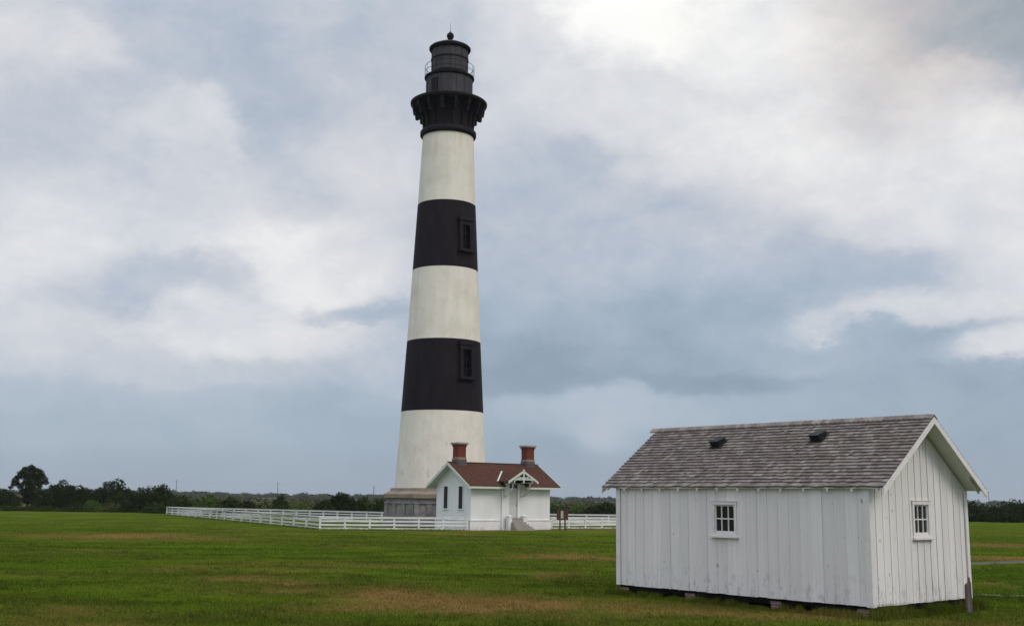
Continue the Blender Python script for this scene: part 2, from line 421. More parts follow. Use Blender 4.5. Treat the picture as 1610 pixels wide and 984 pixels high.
def line_mask(t, x, y, p, q, width, soft):
    """mask of a strip of ground along a segment"""
    (x0, y0), (x1, y1) = p, q
    Ln = math.hypot(x1-x0, y1-y0); ux, uy = (x1-x0)/Ln, (y1-y0)/Ln
    dx = t.math('SUBTRACT', x, x0); dy = t.math('SUBTRACT', y, y0)
    d = t.math('ABSOLUTE', t.math('ADD', t.math('MULTIPLY', dx, -uy), t.math('MULTIPLY', dy, ux)))
    s_ = t.math('ADD', t.math('MULTIPLY', dx, ux), t.math('MULTIPLY', dy, uy))
    inside = t.math('MULTIPLY', t.math('GREATER_THAN', s_, 0), t.math('LESS_THAN', s_, Ln))
    m = t.n.new('ShaderNodeMapRange'); t.put(m.inputs[0], d)
    for i, k in zip((1, 2, 3, 4), (width, width+soft, 1, 0)): m.inputs[i].default_value = k
    return t.math('MULTIPLY', m.outputs[0], inside)
HOUSE_O, HOUSE_A = (-3.107, 89.686), .63
def hw(lx, ly):
    c, s = math.cos(HOUSE_A), math.sin(HOUSE_A)
    return (HOUSE_O[0]+c*lx-s*ly, HOUSE_O[1]+s*lx+c*ly)
def grass_colour(t, pos):
    x, y, z = t.xyz(pos)[0:3]
    warp = t.xyz(t.vmath('SUBTRACT', t.noise(stretch(t, pos, (1, 1, 0)), .22, 4, .6, 0, 'Color'), (.5, .5, .5)))
    xw = t.math('MULTIPLY_ADD', warp[0], 7.0, x); yw = t.math('MULTIPLY_ADD', warp[1], 7.0, y)
    flatp = stretch(t, pos, (1, 1, 0))
    big = t.noise(stretch(t, flatp, (.6, 1, 1)), .09, 5, .6)
    mid = t.noise(stretch(t, flatp, (.6, 1, 1)), .42, 5, .65)
    fine = t.noise(flatp, 3.5, 5, .7)
    c = t.mix(t.mapr(big, .40, .60), (.052, .104, .007, 1), (.086, .136, .010, 1))
    c = t.mix(t.mapr(mid, .42, .60), c, (.034, .060, .007, 1))
    c = t.mix(t.math('MULTIPLY', t.mapr(fine, .4, .7), .5), c, (.112, .132, .016, 1))
    tired = t.noise(stretch(t, flatp, (.45, 1, 1)), .055, 6, .7)
    c = t.mix(t.mapr(tired, .44, .66, 0, .5), c, (.098, .086, .020, 1))
    lush = t.noise(stretch(t, flatp, (.4, 1, 1)), .24, 4, .6)
    c = t.mix(t.mapr(lush, .52, .72, 0, .5), c, (.100, .165, .008, 1))
    # patches of dry, brown grass
    acc = None
    for (gx, gy, rx, ry, a) in dry:
        da = t.math('MULTIPLY', t.math('SUBTRACT', xw, gx), 1/rx)
        de = t.math('MULTIPLY', t.math('SUBTRACT', yw, gy), 1/ry)
        q = t.math('ADD', t.math('MULTIPLY', da, da), t.math('MULTIPLY', de, de))
        g = t.math('MULTIPLY', t.math('EXPONENT', t.math('MULTIPLY', q, -.8)), a)
        acc = g if acc is None else t.math('ADD', acc, g)
    scat = t.math('MULTIPLY', t.mapr(t.noise(stretch(t, flatp, (.5, 1, 1)), .16, 5, .65), .55, .72), .45)
    acc = t.math('ADD', acc, scat)
    rough_ = t.mapr(t.noise(flatp, .8, 5, .7), .28, .60, .45, 1.5)
    d = t.math('MULTIPLY', acc, rough_, clamp=True)
    straw = t.mix(t.mapr(fine, .35, .7), (.235, .150, .050, 1), (.165, .105, .045, 1))
    c = t.mix(t.math('MULTIPLY', d, .92), c, straw)
    # worn earth beside the fence and house
    earth = line_mask(t, x, t.math('MULTIPLY_ADD', warp[2], 1.0, y), hw(-1.5, -1.1), hw(24, -1.6), .7, .6)
    c = t.mix(t.math('MULTIPLY', earth, .75), c, (.20, .115, .06, 1))
    # the unmown marsh beyond the hedges
    far = t.mapr(y, 185, 215)
    marsh = t.mix(t.mapr(t.noise(stretch(t, flatp, (.25, 1, 1)), .012, 5, .6), .35, .65), (.060, .075, .026, 1), (.095, .095, .045, 1))
    c = t.mix(far, c, marsh)
    return c, fine
def ground_mat(t, b, pos, obj, geo):
    c, fine = grass_colour(t, pos)
    return c, t.math('ADD', fine, t.noise(pos, 9.0, 4, .7)), .05
def blade_mat(t, b, pos, obj, geo):
    c, _ = grass_colour(t, pos)
    rnd = geo.outputs['Random Per Island']
    v = t.mapr(rnd, 0, 1, .84, 1.2)
    c = t.mix(1.0, c, t.comb(v, v, t.math('MULTIPLY', v, .95)), 'MULTIPLY')
    return c
M['ground'] = mat('ground_grass', ground_mat, 1.0, .0)
M['blade'] = mat('grass_blade', blade_mat, 1.0, .0)

gm = MB()
S = 6500.0
xs = [-S, -300, 300, S]; ys = [-S, -200, 400, S]
for i in range(3):
    for j in range(3):
        gm.add([(xs[i], ys[j], 0), (xs[i+1], ys[j], 0), (xs[i+1], ys[j+1], 0), (xs[i], ys[j+1], 0)], [(0, 1, 2, 3)])
tag(gm.build('ground', M['ground']), kind='structure')

def path_mat(t, b, pos, obj, geo):
    n = t.noise(pos, 1.8, 5, .7); s_ = t.noise(pos, 25, 3)
    return t.mix(t.mapr(n, .35, .7), (.085, .085, .08, 1), (.06, .066, .045, 1)), s_, .01
def walk_mat(t, b, pos, obj, geo):
    n = t.noise(pos, 1.4, 5, .7)
    c = t.mix(t.mapr(n, .35, .7), (.16, .16, .125, 1), (.10, .11, .065, 1))
    return t.mix(t.mapr(t.noise(pos, 1.6, 5, .7), .48, .56), c, (.06, .08, .02, 1))
M['path'] = mat('path_asphalt', path_mat, .9); M['walk'] = mat('walk_concrete', walk_mat, .9)
def strip(name, pts, width, m, z=.004, jag=.12):
    random.seed(name); mb = MB(); P = []
    fine = []
    for (a, b) in zip(pts[:-1], pts[1:]):
        k = max(2, int(math.dist(a, b)/.6))
        fine += [(a[0]+(b[0]-a[0])*i/k, a[1]+(b[1]-a[1])*i/k) for i in range(k)]
    fine.append(pts[-1])
    for i, p in enumerate(fine):
        a = fine[max(i-1, 0)]; b = fine[min(i+1, len(fine)-1)]
        d = Vector((b[0]-a[0], b[1]-a[1])).normalized(); n = Vector((-d.y, d.x))
        w1 = width/2+random.uniform(-jag, jag); w2 = width/2+random.uniform(-jag, jag)
        P.append(((p[0]+n.x*w1, p[1]+n.y*w1, z), (p[0]-n.x*w2, p[1]-n.y*w2, z)))
    for i in range(len(P)-1): mb.add([P[i][0], P[i][1], P[i+1][1], P[i+1][0]], [(0, 1, 2, 3)])
    return tag(mb.build(name, m), kind='structure')
strip('path', [(8.5, 44.2), (14.5, 46.0), (19.86, 48.3), (23.3, 50.6), (30, 56), (46, 66)], 1.15, M['path'])
strip('concrete_walk', [(12.2, 31.9), (13.02, 31.95), (14.3, 31.6), (18, 31.2), (30, 30.5)], .34, M['walk'])

# ------------------------------------------------------------------ lighthouse
TX, TY = -6.40, 103.95
lh = tag(empty('lighthouse', (TX, TY, 0)), 'tall lighthouse with black and white bands and a black iron lantern', 'lighthouse')
# granite octagonal foot: panels of ashlar between corner blocks, flared at the bottom
k8 = 1/math.cos(math.pi/8)
foot = MB()
foot.lathe([(5.15*k8, -.05), (5.15*k8, .35), (4.98*k8, .42), (4.98*k8, .95)], 8, ph=.5, cap=False)
foot.lathe([(4.98*k8, .95), (4.86*k8, .97), (4.86*k8, 1.95), (4.98*k8, 1.97), (4.98*k8, 2.14), (4.80*k8, 2.15), (4.80*k8, 2.42)], 8, ph=.5, cap=False)
for i in range(8):
    a = i*math.pi/4; ca, sa = math.cos(a), math.sin(a); hw8 = 4.9*math.tan(math.pi/8)
    def fp(u, r_, z): return (ca*r_ - sa*u, sa*r_ + ca*u, z)
    # upright blocks across the recessed course, joints in the lower course
    for u0, u1 in ((-hw8*.98, -hw8*.78), (-hw8*.42, -hw8*.22), (hw8*.22, hw8*.42), (hw8*.78, hw8*.98)):
        foot.hexa([fp(u0, 4.87, .98), fp(u1, 4.87, .98), fp(u1, 4.965, .98), fp(u0, 4.965, .98), fp(u0, 4.87, 1.94), fp(u1, 4.87, 1.94), fp(u1, 4.965, 1.94), fp(u0, 4.965, 1.94)])
    for u0 in np.linspace(-hw8*.92, hw8*.92, 6)[:-1]:
        u1 = u0+hw8*.36-.04
        foot.hexa([fp(u0, 4.99, .45), fp(u1, 4.99, .45), fp(u1, 5.03, .45), fp(u0, 5.03, .45), fp(u0, 4.99, .91), fp(u1, 4.99, .91), fp(u1, 5.03, .91), fp(u0, 5.03, .91)])
foot.build('granite_foundation', M['granite'], lh)
MB().lathe([(4.85*k8, 2.42), (5.02*k8, 2.46), (5.02*k8, 2.80), (4.6*k8, 3.05), (4.48*k8, 3.07), (4.42*k8, 3.32), (4.1*k8, 3.36)], 8, ph=.5).build('stone_cap', M['sandstone'], lh)
prof = [(3.30, 4.24), (6.5, 4.04), (10.31, 3.83), (16.90, 3.46), (23.69, 3.11), (30.12, 2.78), (36.95, 2.46)]
def rad(z): return float(np.interp(z, [p[0] for p in prof], [p[1] for p in prof]))
zb = [3.30, 10.31, 16.90, 23.69, 30.12, 37.0]
for i in range(5):
    white = i % 2 == 0; n = 14
    pr = [(rad(z)+(0 if white else .004), z) for z in np.linspace(zb[i], zb[i+1], n)]
    nm = 'white_band' if white else 'black_band'
    o = MB().lathe(pr, 128, cap=False).build(nm, M['tower_white' if white else 'tower_black'], lh, smooth=40)
# windows: iron hood mould, recessed pane and sill, set on the black bands; turned towards the right of the view
view_az = math.atan2(-TY, -TX)
def tower_window(az_, z0, z1, wd):
    rm = rad((z0+z1)/2); tilt = math.atan((rad(z0)-rad(z1))/(z1-z0))
    e = empty('window', (math.cos(az_)*rm, math.sin(az_)*rm, z0)); e.parent = lh
    e.rotation_euler = (0, 0, az_ + math.pi/2)
    e.location = (math.cos(az_)*rad(z0), math.sin(az_)*rad(z0), z0)
    H_ = z1-z0
    # local: x along wall, -y outward ; wall leans inwards as it rises
    def lean(z): return (rad(z0)-rad(z0+z))
    def pc(mb, x0, x1, y0, y1, za, zb_, mi=0):
        mb.hexa([(x0, y0+lean(za), za), (x1, y0+lean(za), za), (x1, y1+lean(za), za), (x0, y1+lean(za), za),
                 (x0, y0+lean(zb_), zb_), (x1, y0+lean(zb_), zb_), (x1, y1+lean(zb_), zb_), (x0, y1+lean(zb_), zb_)], mi)
    fr = MB()
    pc(fr, -wd/2, -wd/2+.34, -.30, .35, .25, H_-.2); pc(fr, wd/2-.34, wd/2, -.30, .35, .25, H_-.2)
    pc(fr, -wd/2-.08, wd/2+.08, -.40, .35, H_-.2, H_+.12)
    pc(fr, -wd/2+.0, wd/2-.0, -.28, .35, H_-.62, H_-.203)
    fr.build('frame', M['iron'], e)
    si = MB(); pc(si, -wd/2-.1, wd/2+.1, -.40, .35, 0, .25); si.build('sill', M['iron'], e)
    pa = MB(); pc(pa, -wd/2+.34, wd/2-.34, -.035, -.01, .25, H_-.62); pa.build('pane', M['black'], e)
    mu = MB(); pc(mu, -.03, .03, -.06, -.036, .25, H_-.62)
    for f_ in (.33, .66): pc(mu, -wd/2+.34, wd/2-.34, -.06, -.036, f_*H_*.8-.03+.1, f_*H_*.8+.03+.1)
    mu.build('muntin', M['iron'], e)
WA = view_az + R(36.5)
tower_window(WA-R(1.5), 13.15, 16.55, 1.55)
tower_window(WA, 25.15, 28.35, 1.50)
# iron crown: collar ring, flared neck, brackets, gallery deck
MB().lathe([(2.44, 36.9), (2.62, 36.95), (2.72, 37.1), (2.72, 37.45), (2.58, 37.6), (2.40, 37.68)], 96, cap=False).build('collar_ring', M['iron'], lh, smooth=50)
MB().lathe([(2.32, 37.6), (2.30, 38.5), (2.42, 39.3), (2.6, 39.9), (2.6, 40.1)], 96, cap=False).build('neck', M['iron'], lh, smooth=50)
MB().lathe([(2.3, 40.02), (3.45, 40.05), (3.55, 40.12), (3.72, 40.22), (3.74, 40.42), (3.66, 40.47), (2.1, 40.50)], 96).build('gallery_deck', M['iron'], lh, smooth=50)
for i in range(16):
    a = view_az + R(11.25) + i*math.pi/8
    mb = MB()
    poly = [(2.30, 37.7), (2.52, 37.7), (2.56, 38.5), (2.64, 39.05), (2.80, 39.35), (2.98, 39.28), (3.08, 39.02), (3.30, 39.02), (3.34, 39.40), (3.50, 39.42), (3.60, 40.04), (2.30, 40.04)]
    mb.prism(poly, 'y', -.11, .11)
    mb.box(2.99, 3.28, -.17, .17, 38.92, 39.05)
    o = mb.build('bracket', M['iron'], lh); o.rotation_euler = (0, 0, a)
# watch room, ledge with rail, lantern, roof
wr = MB().lathe([(2.27, 40.5), (2.27, 42.85)], 16, cap=False, ph=.5)
for i in range(16):
    t_ = 2*math.pi*i/16
    wr.bar((2.235*math.cos(t_), 2.235*math.sin(t_), 40.5), (2.235*math.cos(t_), 2.235*math.sin(t_), 42.85), .10)
wr.build('watch_room', M['iron_grey'], lh)
dr = MB().box(-.32, .32, -.10, .05, 0, 1.9); o = dr.build('watch_room_door', M['iron'], lh)
da_ = view_az - R(38); o.location = (2.27*math.cos(da_), 2.27*math.sin(da_), 40.52); o.rotation_euler = (0, 0, da_+math.pi/2)
MB().lathe([(2.15, 42.80), (2.36, 42.86), (2.44, 42.95), (2.44, 43.06), (1.7, 43.10)], 64).build('ledge', M['iron'], lh, smooth=40)
rl = MB()
for zz, rr in ((43.62, 2.40), (44.16, 2.40)):
    rl.tube([(rr*math.cos(2*math.pi*i/48), rr*math.sin(2*math.pi*i/48), zz) for i in range(49)], [.022]*49, 6)
for i in range(16):
    t_ = 2*math.pi*i/16 + .1
    rl.tube([(2.40*math.cos(t_), 2.40*math.sin(t_), 43.05), (2.40*math.cos(t_), 2.40*math.sin(t_), 44.17)], [.02, .02], 6)
rl.build('railing', M['iron'], lh)
lt = MB().lathe([(1.80, 43.08), (1.80, 45.92)], 16, cap=False, ph=.5)
for i in range(16):
    t_ = 2*math.pi*i/16
    lt.bar((1.775*math.cos(t_), 1.775*math.sin(t_), 43.1), (1.775*math.cos(t_), 1.775*math.sin(t_), 45.9), .08)
lt.build('lantern', M['iron_grey'], lh)
for zz in (43.42, 44.86):
    MB().lathe([(1.80, zz-.08), (1.86, zz-.06), (1.86, zz+.06), (1.80, zz+.08)], 48, cap=False).build('lantern_ring', M['iron'], lh)
MB().lathe([(1.78, 45.78), (1.98, 45.86), (2.05, 45.98), (2.05, 46.10), (1.95, 46.2), (1.2, 46.58), (.45, 46.85), (.22, 46.92)], 64).build('lantern_roof', M['iron'], lh, smooth=40)
MB().lathe([(.24, 46.88), (.22, 47.12), (.26, 47.18), (.34, 47.34), (.36, 47.48), (.33, 47.62), (.22, 47.76), (.10, 47.84), (.05, 47.95)], 24).build('ventilator_ball', M['iron'], lh, smooth=50)
MB().tube([(0, 0, 47.9), (0, 0, 48.85)], [.022, .012], 6).build('lightning_rod', M['iron'], lh)

# ------------------------------------------------------------------ oil house in front of the tower
HL, HWd = 7.98, 5.092
ho = tag(empty('oil_house', (HOUSE_O[0], HOUSE_O[1], 0), HOUSE_A), 'small white house with brown roof and two brick chimneys before the lighthouse', 'house')
SL = .586; EZ = 3.506; E_ = .679; G_ = .611; RZ = 5.397
def rz_h(y):   # underside of roof at local y
    return RZ - SL*abs(y-HWd/2) - .14
wl = MB()
bay0, bay1, d0, d1_ = 2.95, 5.06, 3.68, 4.52
poly = [(0, .0), (HWd, .0), (HWd, rz_h(HWd)-.003), (HWd/2, rz_h(HWd/2)-.003), (0, rz_h(0)-.003)]
wl.prism(poly, 'x', 0, HL)
wl.box(bay0, d0, -.16, 0, .0, 3.74)                       # projecting bay either side of the door
wl.box(d1_, bay1, -.16, 0, .0, 3.74)
wl.box(d0, d1_, -.16, 0, 3.70, 3.74)
wl.build('wall', M['house'], ho)
# water table and plinth
pl = MB()
for (x0, x1, y0, y1) in ((-.07, HL+.07, -.07, 0), (-.07, 0, 0, HWd), (HL, HL+.07, 0, HWd), (-.07, HL+.07, HWd, HWd+.07)):
    pl.box(x0, x1, y0, y1, 0, .72)
pl.box(bay0-.06, d0, -.23, -.07, 0, .72); pl.box(d1_, bay1+.06, -.23, -.07, 0, .72)
pl.build('plinth', M['house'], ho)
for (x0, x1, y0, y1) in ((-.11, bay0-.06, -.11, 0), (bay1+.06, HL+.11, -.11, 0), (-.11, 0, 0, HWd), (HL, HL+.11, 0, HWd)):
    MB().box(x0, x1, y0, y1, .722, .80).build('water_table', M['trim'], ho)
# roof: two slabs
GAP0, GAP1 = 2.98, 5.02            # the eave is cut away under the door hood
rf = MB()
y_lo, y_hi = -E_, HWd+E_
for sgn in (-1, 1):
    ye = HWd/2 + sgn*(HWd/2+E_); ze = RZ - SL*(HWd/2+E_)
    ym = -.17 if sgn < 0 else ye; zm = RZ - SL*abs(ym-HWd/2)
    rf.hexa([(-G_, ym, zm-.07), (HL+G_, ym, zm-.07), (HL+G_, HWd/2, RZ-.07), (-G_, HWd/2, RZ-.07),
             (-G_, ym, zm), (HL+G_, ym, zm), (HL+G_, HWd/2, RZ), (-G_, HWd/2, RZ)])
    if sgn < 0:
        for xa, xb in ((-G_, GAP0), (GAP1, HL+G_)):
            rf.hexa([(xa, ye, ze-.07), (xb, ye, ze-.07), (xb, ym, zm-.07), (xa, ym, zm-.07), (xa, ye, ze), (xb, ye, ze), (xb, ym, zm), (xa, ym, zm)])
rf.bar((-G_-.01, HWd/2, RZ+.01), (HL+G_+.01, HWd/2, RZ+.01), .16, .06)
rf.build('roof', M['roof'], ho)
so = MB()
for sgn in (-1, 1):
    ye = HWd/2 + sgn*(HWd/2+E_-.01); ze = RZ - SL*(HWd/2+E_-.01)
    ym = -.17 if sgn < 0 else ye; zm = RZ - SL*abs(ym-HWd/2)
    so.hexa([(-G_+.01, ym, zm-.135), (HL+G_-.01, ym, zm-.135), (HL+G_-.01, HWd/2, RZ-.135), (-G_+.01, HWd/2, RZ-.135),
             (-G_+.01, ym, zm-.073), (HL+G_-.01, ym, zm-.073), (HL+G_-.01, HWd/2, RZ-.073), (-G_+.01, HWd/2, RZ-.073)])
    if sgn < 0:
        for xa, xb in ((-G_+.01, GAP0), (GAP1, HL+G_-.01)):
            so.hexa([(xa, ye, ze-.135), (xb, ye, ze-.135), (xb, ym, zm-.135), (xa, ym, zm-.135), (xa, ye, ze-.073), (xb, ye, ze-.073), (xb, ym, zm-.073), (xa, ym, zm-.073)])
so.build('soffit', M['soffit'], ho)
for sgn in (-1, 1):
    ye = HWd/2 + sgn*(HWd/2+E_); ze = RZ - SL*(HWd/2+E_)
    y1_ = ye - sgn*.05
    for xa, xb in (((-G_, GAP0), (GAP1, HL+G_)) if sgn < 0 else ((-G_, HL+G_),)):
        MB().box(xa, xb, min(ye, y1_)-.004, max(ye, y1_)+.004, ze-.24, ze-.075).build('fascia', M['hood'], ho)
    for xx in (-G_-.05, HL+G_+.005):
        fa = MB()
        fa.hexa([(xx, ye, ze-.26), (xx+.045, ye, ze-.26), (xx+.045, HWd/2, RZ-.26), (xx, HWd/2, RZ-.26),
                 (xx, ye, ze-.02), (xx+.045, ye, ze-.02), (xx+.045, HWd/2, RZ-.02), (xx, HWd/2, RZ-.02)])
        fa.build('rake_board', M['hood'], ho)
# cornice under the long eaves, corner brackets on the gable
for xa, xb in ((0, bay0), (bay1, HL)):
    MB().box(xa, xb, -.06, 0, 3.18, 3.34).build('cornice', M['trim'], ho)
for yy in (1.42, 3.62):       # narrow louvred windows in the near gable
    e = empty('window', (0, yy, 1.66)); e.parent = ho
    fr = MB(); fr.box(-.05, 0, -.38, -.29, 0, 1.78); fr.box(-.05, 0, .29, .38, 0, 1.78); fr.box(-.05, 0, -.38, .38, 1.782, 1.87)
    fr.build('frame', M['house'], e)
    MB().box(-.09, 0, -.41, .41, -.10, -.002).build('sill', M['trim'], e)
    lv = MB(); lv.box(-.012, .0, -.29, .29, 0, 1.78)
    for k in range(16): lv.hexa([(-.045, -.29, .03+k*.11), (-.012, -.29, .07+k*.11), (-.012, .29, .07+k*.11), (-.045, .29, .03+k*.11),
                                 (-.045, -.29, .045+k*.11), (-.012, -.29, .085+k*.11), (-.012, .29, .085+k*.11), (-.045, .29, .045+k*.11)])
    lv.build('louvre', M['louvre'], e)
# gable apex vent board, faint
MB().box(-.03, 0, HWd/2-.10, HWd/2+.10, 4.05, 4.5).build('gable_vent', M['soffit'], ho)
# chimneys
for cx in (.52, 7.55):
    e = empty('chimney', (cx, HWd/2, 5.0)); e.parent = ho
    cw = .39
    MB().box(-cw, cw, -cw, cw, 0, 1.72).build('stack', M['brick'], e)
    MB().box(-cw-.05, cw+.05, -cw-.05, cw+.05, -.1, .62).build('base_course', M['flash'], e)
    MB().box(-cw-.03, cw+.03, -cw-.03, cw+.03, .622, .80).build('tan_course', M['tan'], e)
    cp = MB(); cp.box(-cw-.04, cw+.04, -cw-.04, cw+.04, 1.66, 1.78); cp.box(-cw-.09, cw+.09, -cw-.09, cw+.09, 1.782, 1.86)
    cp.build('corbel', M['brick'], e)
    MB().box(-cw-.15, cw+.15, -cw-.15, cw+.15, 1.862, 2.0).build('cap', M['cap'], e)
# door, transom, surround
dx0, dx1 = d0+.02, d1_-.02
e = empty('door', ((dx0+dx1)/2, -.02, .98)); e.parent = ho
dwid = (dx1-dx0)/2
db = MB().box(-dwid, dwid, -.03, .03, 0, 2.28)
for (x0, x1, z0, z1) in ((-dwid+.08, -.04, .15, .95), (.04, dwid-.08, .15, .95), (-dwid+.08, -.04, 1.1, 2.15), (.04, dwid-.08, 1.1, 2.15)):
    db.box(x0, x1, -.045, -.03, z0, z1)
db.build('door_leaf', M['door'], e, bevel=.01)
MB().tube([(dwid-.07, -.03, 1.0), (dwid-.07, -.09, 1.0)], [.03, .035], 8).build('handle', M['iron'], e)
tr = MB().box(-dwid, dwid, -.03, .02, 2.36, 2.72); tr.build('transom_pane', M['glass'], e)
tf = MB(); tf.box(-dwid, dwid, -.05, .0, 2.282, 2.358); tf.box(-.02, .02, -.05, -.032, 2.36, 2.72); tf.build('transom_bar', M['trim'], e)
# hood: small gabled roof on brackets with a stick truss in front
e = empty('door_hood', (4.0, 0, 0)); e.parent = ho
AP, HWH, YF, HE = 4.72, 1.44, -1.6, 3.88
sl = (AP-HE)/HWH
hr = MB()
for sgn in (-1, 1):
    yr_top = HWd/2 - (RZ-AP)/SL - .0; yr_eave = (HE-(RZ-SL*HWd/2))/SL
    yr_top = (AP-(RZ-SL*HWd/2))/SL
    hr.hexa([(sgn*HWH, YF, HE-.06), (0, YF, AP-.06), (0, yr_top, AP-.06), (sgn*HWH, yr_eave, HE-.06),
             (sgn*HWH, YF, HE), (0, YF, AP), (0, yr_top, AP), (sgn*HWH, yr_eave, HE)] if sgn < 0 else
            [(0, YF, AP-.06), (HWH, YF, HE-.06), (HWH, yr_eave, HE-.06), (0, yr_top, AP-.06),
             (0, YF, AP), (HWH, YF, HE), (HWH, yr_eave, HE), (0, yr_top, AP)])
hr.build('hood_roof', M['roof'], e)
fl = MB()
for sgn in (-1, 1):
    fl.bar((0, yr_top, AP+.015), (sgn*HWH, yr_eave-.02, HE+.015), .13, .03)
fl.build('valley_flashing', M['hood'], e)
ts = MB()
for sgn in (-1, 1):
    ts.hexa([(sgn*(HWH+.06), YF-.07, HE-.20), (0, YF-.07, AP-.16), (0, YF-.005, AP-.16), (sgn*(HWH+.06), YF-.005, HE-.20),
             (sgn*(HWH+.06), YF-.07, HE-.01), (0, YF-.07, AP+.03), (0, YF-.005, AP+.03), (sgn*(HWH+.06), YF-.005, HE-.01)] if sgn < 0 else
            [(0, YF-.07, AP-.16), (HWH+.06, YF-.07, HE-.20), (HWH+.06, YF-.005, HE-.20), (0, YF-.005, AP-.16),
             (0, YF-.07, AP+.03), (HWH+.06, YF-.07, HE-.01), (HWH+.06, YF-.005, HE-.01), (0, YF-.005, AP+.03)])
ts.build('bargeboard', M['hood'], e)
tu = MB()
tu.box(-.06, .06, YF-.10, YF+.0, HE-.15, AP+.12)
tu.bar((-HWH*.62, YF-.04, HE+.14), (HWH*.62, YF-.04, HE+.14), .09)
for sgn in (-1, 1):
    pts = [(sgn*(HWH*.66)*math.sin(t_), YF-.03, HE-.12+.40*math.cos(t_)) for t_ in np.linspace(0, 1.5, 8)]
    tu.tube(pts, [.05]*8, 6)
    tu.bar((0, YF-.04, HE+.16), (sgn*HWH*.42, YF-.04, HE+.44), .06)
tu.build('truss', M['hood'], e)
for sgn in (-1, 1):
    br = MB(); xx = sgn*.86
    br.bar((xx, -.19, 2.6), (xx, -.19, HE-.02), .10); br.bar((xx, -.16, HE-.10), (xx, YF+.02, HE-.10), .10)
    pts = [(xx, -.22-1.2*math.sin(t_)**1.0*.95, 2.68+ (HE-.14-2.68)*(1-math.cos(t_))) for t_ in np.linspace(0, math.pi/2, 8)]
    br.tube(pts, [.055]*8, 6)
    br.build('bracket', M['hood'], e)
# stone steps spreading towards the ground, with a pedestal either side
e = empty('steps', (4.1, -.16, 0)); e.parent = ho
st = MB()
for k in range(6):
    ext = k*.27; top = .96 - k*.16
    st.box(-.50-ext*.30, .50+ext*.30, -.35-ext, -.075 if k == 0 else -.351-(k-1)*.27+.0, -.02, top)
st.build('treads', M['steps'], e)
for sgn in (-1, 1):
    pd = MB(); xx = sgn*.74
    pd.box(xx-.17, xx+.17, -.62, -.24, 0, 1.02); pd.box(xx-.21, xx+.21, -.66, -.20, 1.022, 1.12)
    pd.add([(xx-.19, -.64, 1.122), (xx+.19, -.64, 1.122), (xx+.19, -.22, 1.122), (xx-.19, -.22, 1.122), (xx, -.43, 1.24)], [(3, 2, 1, 0), (0, 1, 4), (1, 2, 4), (2, 3, 4), (3, 0, 4)])
    pd.build('pedestal', M['trim'], e)
# the short passage that joins the house to the tower
pm = MB(); pm.box(2.9, 5.1, HWd, HWd+8.2, 0, 2.75)
pm.prism([(2.75, 2.76), (5.25, 2.76), (4.0, 3.7)], 'y', HWd+.1, HWd+8.2, 1)
pm.build('passage', [M['house'], M['roof']], ho)

# ------------------------------------------------------------------ shed in the foreground
SO, SA = (7.932, 24.9589), 2.2727926
SLn, SW = 7.70, 4.27
ZB, EAVE, RIDGE, OE, OG = .2525, 2.885, 4.525, .12, .46
SS = (RIDGE-EAVE)/(SW/2+OE)
sh = tag(empty('shed', (SO[0], SO[1], 0), SA), 'white board and batten shed with grey wooden shingle roof on low brick piers, right foreground', 'shed')
def rzs(y): return RIDGE - SS*abs(y+SW/2)          # top of roof
wt = rzs(0) - .10
